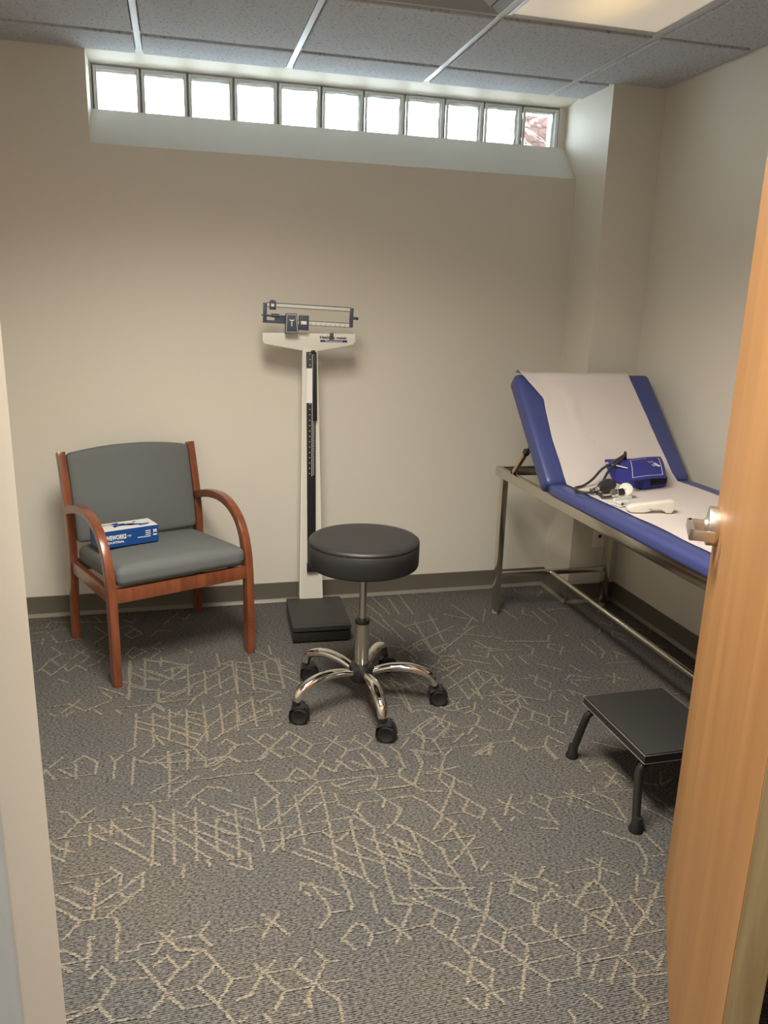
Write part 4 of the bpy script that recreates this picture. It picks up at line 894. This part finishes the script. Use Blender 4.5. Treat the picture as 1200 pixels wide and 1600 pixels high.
# ------------------------------------------------------------------ exam table
ET = thing('exam_table', 'blue vinyl exam table on steel legs with raised backrest', 'exam table', (2.205, -1.25, 0))
ox, oy = 2.205, -1.25
def W(x, y, z): return (x-ox, y-oy, z)
X0, X1 = 1.905, 2.525; Y0, Y1 = -0.285, -2.20
bm = bmesh.new()
box(bm, W(X0, Y1, 0.683), W(X0+0.026, Y0, 0.727), 0.002); box(bm, W(X1-0.026, Y1, 0.683), W(X1, Y0, 0.727), 0.002)
box(bm, W(X0+0.02, Y0-0.026, 0.683), W(X1-0.02, Y0, 0.727), 0.002); box(bm, W(X0+0.02, Y1, 0.683), W(X1-0.02, Y1+0.026, 0.727), 0.002)
box(bm, W(X0+0.02, -0.86, 0.683), W(X1-0.02, -0.83, 0.722), 0.002)
obj('top_frame', bm, M['steel'], ET)
for lx, lab in ((X0+0.004, 'l'), (X1-0.032, 'r')):
    for ly in (-0.330, Y1+0.075):
        bm = bmesh.new(); box(bm, W(lx, ly-0.040, 0.020), W(lx+0.028, ly, 0.684), 0.002); lg = obj('leg', bm, M['steel'], ET)
        bm = bmesh.new(); lathe(bm, [(0, 0), (0.012, 0), (0.0145, 0.004), (0.0145, 0.022), (0, 0.022)], 16, Matrix.Translation(W(lx+0.014, ly-0.02, 0))); obj('foot_glide', bm, M['grey_plastic'], lg)
for ly in (-0.350, Y1+0.055):
    bm = bmesh.new(); box(bm, W(X0+0.032, ly-0.012, 0.188), W(X1-0.032, ly+0.012, 0.212), 0.002); obj('cross_bar', bm, M['steel'], ET)
bm = bmesh.new(); tube(bm, [W(2.203, -0.345, 0.200), W(2.203, -2.15, 0.200)], 0.0115, 18); obj('long_rail', bm, M['steel'], ET)
def pad_fn(p): 
    return p
bm = bmesh.new(); rbox(bm, W(1.884, -2.24, 0.7245), W(2.545, -0.868, 0.7765), 0.020, 18, pad_fn); obj('seat_pad', bm, M['blue_vinyl'], ET, smooth=80)
# backrest: built flat, front face up, hinge edge at y=0 then tipped
ang = math.radians(45.0); BT = 0.080
crease = Vector(W(0, -0.885, 0.776)) ; crease.x = 0
BMx = Matrix.Translation((0, crease.y, crease.z)) @ Matrix.Rotation(ang, 4, 'X')
bm = bmesh.new(); rbox(bm, (1.880-ox, 0.000, -BT), (2.545-ox, 0.575, 0.0), 0.022, 18, None, BMx)
t = bmesh.new()
obj('backrest', bm, M['blue_vinyl'], ET, smooth=80)
bm = bmesh.new(); box(bm, (X0-ox+0.03, 0.03, -BT-0.02), (X0-ox+0.055, 0.50, -BT+0.004), 0.002, 2, BMx); obj('backrest_rail', bm, M['steel'], ET); bm = bmesh.new(); box(bm, (X1-ox-0.055, 0.03, -BT-0.02), (X1-ox-0.03, 0.50, -BT+0.004), 0.002, 2, BMx)
obj('backrest_rail', bm, M['steel'], ET)
for lx in (X0+0.012, X1-0.030):
    bm = bmesh.new()
    p0 = Vector(W(lx, -0.435, 0.715)); p1 = Vector(W(lx, -0.585, 0.865))
    d = (p1-p0).normalized(); n_ = Vector((1, 0, 0)); 
    Fm = frame_mat(p0, d, (1, 0, 0)); Lg = (p1-p0).length
    box(bm, (0, 0.000, -0.009), (Lg*0.92, 0.006, 0.009), 0.001, 1, Fm); box(bm, (0, 0.012, -0.009), (Lg*0.92, 0.018, 0.009), 0.001, 1, Fm)
    st = obj('support_strut', bm, M['brass'], ET)
    bm = bmesh.new(); box(bm, (Lg*0.05, 0.005, -0.005), (Lg*1.1, 0.013, 0.005), 0.001, 1, Fm); box(bm, (Lg*0.80, -0.003, -0.012), (Lg*0.92, 0.021, 0.012), 0.002, 1, Fm); box(bm, (-0.02, -0.002, -0.008), (0.02, 0.02, 0.012), 0.002, 1, Fm); obj('strut_slide', bm, M['black_metal'], st)

# crepe paper sheet over seat and backrest
bm = bmesh.new()
prof = []          # (y, z, normal_y, normal_z, s_back)
for k in range(40):
    y = -2.22+(1.30)*k/39; prof.append((y, 0.7790, 0, 1, -1))
c45, s45 = math.cos(ang), math.sin(ang)
for k in range(1, 37):
    s = 0.02+0.535*k/36
    prof.append((-0.885+s*c45, 0.776+s*s45+0.0035, -s45, c45, s))
for a, d in ((30, 0.006), (75, 0.02), (120, 0.045)):   # over the top edge
    prof.append((-0.885+0.575*c45+d*0.9, 0.776+0.572*s45+0.004-d*0.35, 0, 1, 0.56))
NW = 26; rowsv = []
for k, (y, z, ny, nz_, s) in enumerate(prof):
    row = []
    for i in range(NW+1):
        u = i/NW
        if s < 0: xl = 1.947+0.004*math.sin(y*7)+0.002*math.sin(y*23); xr_ = 2.452
        else:
            xl = 1.956+0.004*math.sin(s*11)+max(0, min(1, (s-0.22)/0.2))*0.026; xr_ = 2.462-0.03*s/0.55
            if s > 0.43: xl -= 0.072*((s-0.43)/0.115)
        x = xl+(xr_-xl)*u
        lift = 0.0035*noise.noise(Vector((x*6, (y+z)*5, 2.2)))+0.0015*noise.noise(Vector((x*22, (y+z)*16, 5)))+0.0025
        if s > 0:
            lift += 0.006*max(0, 1-abs(u-0.28)/0.05)*max(0, 1-abs(s-0.36)/0.16)
            if s > 0.40 and u < 0.12: lift += 0.011*((s-0.40)/0.15)*(1-u/0.12)
        else: lift *= 0.6
        row.append(bm.verts.new(W(x, y+ny*lift, z+nz_*max(0.0005, lift))))
    rowsv.append(row)
for a, b_ in zip(rowsv, rowsv[1:]):
    for i in range(NW): bm.faces.new((a[i], a[i+1], b_[i+1], b_[i]))
sheet = obj('paper_sheet', bm, M['paper'], None, smooth=180)
sheet.location = (ox, oy, 0); sheet['label'] = 'white crepe paper sheet draped over the blue exam table'; sheet['category'] = 'paper sheet'

# ------------------------------------------------------------------ blood pressure cuff with bulb and gauge, thermometer
CF = thing('blood_pressure_cuff', 'folded royal blue blood pressure cuff with black tubes, bulb and dial on exam table', 'blood pressure cuff', (2.23, -0.95, 0.7825))
def Q(x, y, z): return Vector((x-2.23, y+0.95, z-0.7825))
LU = Vector((-0.28, 0.96, 0)).normalized(); LV = Vector((LU.y, -LU.x, 0))
CM = frame_mat(Q(2.194, -1.064, 0.7825), LV, LU)        # local x across (0..0.15), y along (0..0.235), z up
def fold(p):
    x, y, z = p
    k = z/0.075
    x += 0.006*math.sin(y*26)*k; z += 0.006*math.sin(y*17+1)*k-0.030*k*(y < 0.07)*(1-y/0.07)
    ym = (0.150+max(0.0, z)-0.28*x)/0.96          # the far end stops short of the sloping backrest
    if y > 0.08: y = 0.08+(y-0.08)*min(1.0, (ym-0.08)/0.17)
    return Vector((x, y, max(0.0, z)))
bm = bmesh.new(); rbox(bm, (0.0, 0.0, 0.0), (0.145, 0.232, 0.066), 0.010, 14, fold, CM); obj('cuff_body', bm, M['cuff'], CF, smooth=70)
bm = bmesh.new(); rbox(bm, (0.012, 0.06, 0.060), (0.150, 0.245, 0.088), 0.012, 12, fold, CM); obj('inner_fold', bm, M['cuff'], CF, smooth=70)
# flap sheet
def sheet_bm(P00, P10, P11, P01, th, n=14, fn=None):
    bm = bmesh.new(); t = bmesh.new(); g = []
    nn = (P10-P00).cross(P01-P00).normalized()
    for lay in (0, th):
        lv = []
        for a in range(n+1):
            r_ = []
            for c in range(n+1):
                u, v = a/n, c/n
                p = (P00*(1-u)+P10*u)*(1-v)+(P01*(1-u)+P11*u)*v+nn*lay
                if fn: p = p+nn*fn(u, v)
                r_.append(t.verts.new(p))
            lv.append(r_)
        g.append(lv)
    for lv in g:
        for a in range(n):
            for c in range(n): t.faces.new((lv[a][c], lv[a+1][c], lv[a+1][c+1], lv[a][c+1]))
    for a in range(n):
        t.faces.new((g[0][a][0], g[0][a+1][0], g[1][a+1][0], g[1][a][0])); t.faces.new((g[0][a][n], g[0][a+1][n], g[1][a+1][n], g[1][a][n]))
        t.faces.new((g[0][0][a], g[0][0][a+1], g[1][0][a+1], g[1][0][a])); t.faces.new((g[0][n][a], g[0][n][a+1], g[1][n][a+1], g[1][n][a]))
    merge(bm, t); return bm, nn
f00, f10, f11, f01 = Q(2.105, -1.105, 0.826), Q(2.298, -1.060, 0.826), Q(2.385, -0.875, 0.870), Q(2.195, -0.925, 0.870)
bm, nn = sheet_bm(f00, f10, f11, f01, 0.005, 14, lambda u, v: 0.011*math.sin(3*v)+0.004*math.sin(3.1*u))
flap = obj('flap', bm, M['cuff'], CF, smooth=60)
def fl(u, v, h): return (f00*(1-u)+f10*u)*(1-v)+(f01*(1-u)+f11*u)*v+nn*(0.0054+h+0.011*math.sin(3*v)+0.004*math.sin(3.1*u))
bm = bmesh.new()
pth = [fl(.10, .88-.80*k/12, .0006) for k in range(13)]+[fl(.10+.80*k/12, .08, .0006) for k in range(13)]+[fl(.90, .08+.80*k/12, .0006) for k in range(13)]
tube(bm, pth, 0.0011, 6); tube(bm, [fl(.10+.8*k/12, .88, .0004) for k in range(8)], 0.0005, 6)
obj('stitching', bm, M['white_print'], flap)
bm = bmesh.new(); e1 = (f01-f00).normalized(); e2 = (f10-f00).normalized()
Ft = frame_mat(fl(.66, .46, .0012), -e1, e2) 
FtA = frame_mat(fl(.60, .55, .0012), e2, e1)
text_bm(bm, '11-1', 0.017, FtA @ Matrix.Translation((0.014, 0.012, 0)), 0.0002, 0.0003)
text_bm(bm, 'D', 0.019, FtA @ Matrix.Translation((0.004, -0.018, 0)), 0.0002, 0.0004)
box(bm, (0.015, -0.030, -0.0002), (0.030, 0.000, 0.0004), 0, 2, FtA)
obj('size_print', bm, M['white_print'], flap, smooth=0)
bm = bmesh.new(); rbox(bm, (0.045, -0.003, 0.014), (0.140, 0.012, 0.040), 0.004, 8, None, CM); obj('hook_patch', bm, M['velcro'], CF, smooth=60)
bm = bmesh.new()
tube(bm, spline([CM @ Vector((0.002, 0.20, 0.072)), CM @ Vector((-0.01, 0.13, 0.074)), CM @ Vector((0.008, 0.06, 0.070))], 6), 0.0022, 8)
obj('white_piping', bm, M['white_print'], CF)
zt = 0.7895
bm = bmesh.new()
tube(bm, spline([Q(2.225, -0.86, 0.865), Q(2.205, -0.90, 0.892), Q(2.165, -0.93, 0.885), Q(2.10, -0.92, 0.842), Q(2.04, -0.955, 0.808), Q(1.985, -0.985, zt), Q(1.930, -1.02, zt), Q(1.912, -1.065, zt), Q(1.930, -1.098, zt), Q(1.968, -1.112, zt+.004)], 8), 0.0050, 12)
tube(bm, spline([Q(2.235, -0.86, 0.865), Q(2.212, -0.89, 0.900), Q(2.178, -0.93, 0.885), Q(2.115, -0.945, 0.840), Q(2.05, -1.01, 0.805), Q(2.00, -1.06, zt), Q(1.975, -1.105, zt)], 8), 0.0050, 12)
tube(bm, spline([Q(1.975, -1.118, zt), Q(1.968, -1.150, zt), Q(1.962, -1.172, zt), Q(1.985, -1.176, zt), Q(2.005, -1.172, zt+.004)], 8), 0.0052, 12)
obj('air_tube', bm, M['tube_rubber'], CF)
bm = bmesh.new()
bl = frame_mat(Q(1.972, -1.112, zt+.012), Q(2.078, -1.058, 0)-Q(1.972, -1.112, 0), (0, 0, 1))
BR_ = bl @ Matrix.Rotation(math.radians(90), 4, 'Y')
lathe(bm, [(0, 0.0), (0.008, 0.002), (0.012, 0.014), (0.020, 0.032), (0.0255, 0.055), (0.0255, 0.075), (0.021, 0.094), (0.012, 0.106), (0, 0.110)], 28, Matrix.Translation((0, 0, 0.009)) @ BR_); obj('inflation_bulb', bm, M['bulb'], CF, smooth=70)
bm = bmesh.new(); lathe(bm, [(0, -0.022), (0.006, -0.022), (0.006, -0.012), (0.0085, -0.011), (0.0085, 0.002), (0, 0.004)], 18, Matrix.Translation((0, 0, 0.006)) @ BR_); lathe(bm, [(0.0065, 0), (0.0065, 0.018), (0, 0.018)], 14, Matrix.Translation(Q(1.958, -1.093, zt-.004))); obj('release_valve', bm, M['chrome'], CF)
# gauge
gC = Q(2.030, -1.182, 0.806)
view = Vector((-0.42, -0.72, 0.55)).normalized()
GM = frame_mat(gC+Vector((0.026, 0.012, 0.008)), Vector((0.86, -0.5, 0)), view.cross(Vector((0.86, -0.5, 0))))
bm = bmesh.new(); lathe(bm, [(0, -0.014), (0.018, -0.014), (0.0265, -0.006), (0.0270, 0.003), (0.0250, 0.005), (0.0238, 0.003), (0, 0.003)], 36, GM); ga = obj('dial_gauge', bm, M['chrome'], CF)
bm = bmesh.new(); lathe(bm, [(0.0236, 0.0030), (0.0236, 0.0037), (0, 0.0037)], 32, GM); df = obj('dial_face', bm, M['dial'], ga)
bm = bmesh.new()
for k in range(20):
    a = math.radians(-60+k*300/19+180+90)
    box(bm, (0.0165, -0.0004, 0.0037), (0.0205, 0.0004, 0.0041), 0, 1, GM @ Matrix.Rotation(a, 4, 'Z'))
box(bm, (-0.004, -0.0007, 0.0037), (0.015, 0.0007, 0.0043), 0, 1, GM @ Matrix.Rotation(math.radians(200), 4, 'Z'))
obj('dial_mark', bm, M['black_print'], ga, smooth=0)
HM = frame_mat(gC+Vector((-0.024, 0.004, -0.002)), Vector((0.5, -0.86, 0)), view.cross(Vector((0.5, -0.86, 0))))
bm = bmesh.new(); lathe(bm, [(0, -0.008), (0.014, -0.008), (0.0165, -0.003), (0.0165, 0.004), (0.0125, 0.006), (0.0110, 0.003), (0, 0.003)], 28, HM); obj('gauge_ring', bm, M['chrome'], ga)
bm = bmesh.new(); tube(bm, [gC+Vector((-0.020, 0.004, -0.001)), gC+Vector((0.012, 0.010, 0.000))], [0.010, 0.014], 16); obj('gauge_neck', bm, M['black'], ga)

CL = thing('clear_holder', 'small clear plastic probe-cover holder beside the dial gauge', 'holder', (1.995, -1.268, 0.7825), math.radians(20))
bm = bmesh.new(); rbox(bm, (-0.046, -0.022, 0), (0.050, 0.022, 0.006), 0.003, 8); rbox(bm, (-0.044, 0.008, 0.004), (0.052, 0.022, 0.026), 0.006, 8); rbox(bm, (-0.040, -0.016, 0.006), (0.010, 0.008, 0.018), 0.004, 8)
obj('holder_body', bm, M['clear'], CL, smooth=60)
bm = bmesh.new(); box(bm, (-0.036, -0.018, 0.006), (-0.026, -0.010, 0.013), 0.001); obj('clip', bm, M['black'], CL)

TH = thing('thermometer', 'white wedge-shaped forehead thermometer lying on the paper sheet', 'thermometer', (2.03, -1.375, 0.7825), math.radians(-12))
def th_fn(p):
    x, y, z = p; return p
bm = bmesh.new()
outl = [(-0.082, 0.006), (-0.070, 0.0), (-0.030, 0.0), (-0.012, 0.003), (0.004, 0.013), (0.022, 0.016), (0.040, 0.010), (0.052, 0.0), (0.072, 0.0), (0.078, 0.010), (0.080, 0.040), (0.074, 0.0455), (-0.060, 0.0265), (-0.080, 0.018)]
prism(bm, outl, -0.017, 0.017, 'xz', 0.004); obj('thermometer_body', bm, M['white_plastic'], TH, smooth=50)
bm = bmesh.new(); box(bm, (-0.010, -0.0174, 0.012), (0.002, -0.0168, 0.016), 0); obj('trigger_slot', bm, M['grey_plastic'], TH, smooth=0)

# ------------------------------------------------------------------ step stool
SS = thing('step_stool', 'low black step stool in front of the exam table', 'step stool', (1.86, -1.785, 0))
def V(x, y, z): return (x-1.86, y+1.785, z)
tx0, tx1, ty0, ty1, tz = 1.712, 2.010, -1.965, -1.600, 0.226
bm = bmesh.new(); rbox(bm, V(tx0, ty0, tz-0.028), V(tx1, ty1, tz-0.0015), 0.004, 10); plat = obj('step_frame', bm, M['black_metal'], SS, smooth=60)
bm = bmesh.new(); box(bm, V(tx0+0.006, ty0+0.006, tz-0.002), V(tx1-0.006, ty1-0.006, tz), 0.001); obj('rubber_tread', bm, M['matte_black'], SS)
bm = bmesh.new(); 
for z in (tz-0.0018, tz-0.027):
    lp = [V(tx0, ty0, z), V(tx1, ty0, z), V(tx1, ty1, z), V(tx0, ty1, z), V(tx0, ty0, z)]
    for a, b_ in zip(lp, lp[1:]): tube(bm, [a, b_], 0.0012, 6)
obj('bright_edge', bm, M['brushed'], plat)
for sx in (-1, 1):
    for sy in (-1, 1):
        cx = tx0+0.035 if sx < 0 else tx1-0.035; cy = ty0+0.03 if sy < 0 else ty1-0.03
        fx = cx+sx*0.055; fy = -1.990 if sy < 0 else -1.598
        fy = ty0-0.025 if sy < 0 else ty1+0.003
        bm = bmesh.new()
        tube(bm, spline([V(cx-sx*0.05, cy, tz-0.040), V(cx-sx*0.005, cy, tz-0.040), V(cx+sx*0.022, cy+sy*.004, tz-0.052), V(cx+sx*0.034, cy+sy*.010, tz-0.085), V(fx, fy, 0.012)], 7), 0.0125, 16)
        lg = obj('leg', bm, M['black_metal'], SS, smooth=60)
        bm = bmesh.new(); d = (Vector(V(fx, fy, 0))-Vector(V(cx+sx*0.034, cy+sy*.010, tz-0.085))).normalized()
        lathe(bm, [(0, 0.0), (0.0205, 0.0), (0.0215, 0.006), (0.0165, 0.020), (0.0155, 0.042), (0.0145, 0.045), (0, 0.045)], 20, Matrix.Translation(V(fx, fy, 0)) @ Matrix.Rotation(-d.x*0.6, 4, 'Y'))
        for v in bm.verts: v.co.z = max(0.0005, v.co.z)
        obj('rubber_foot', bm, M['rubber'], lg, smooth=50)
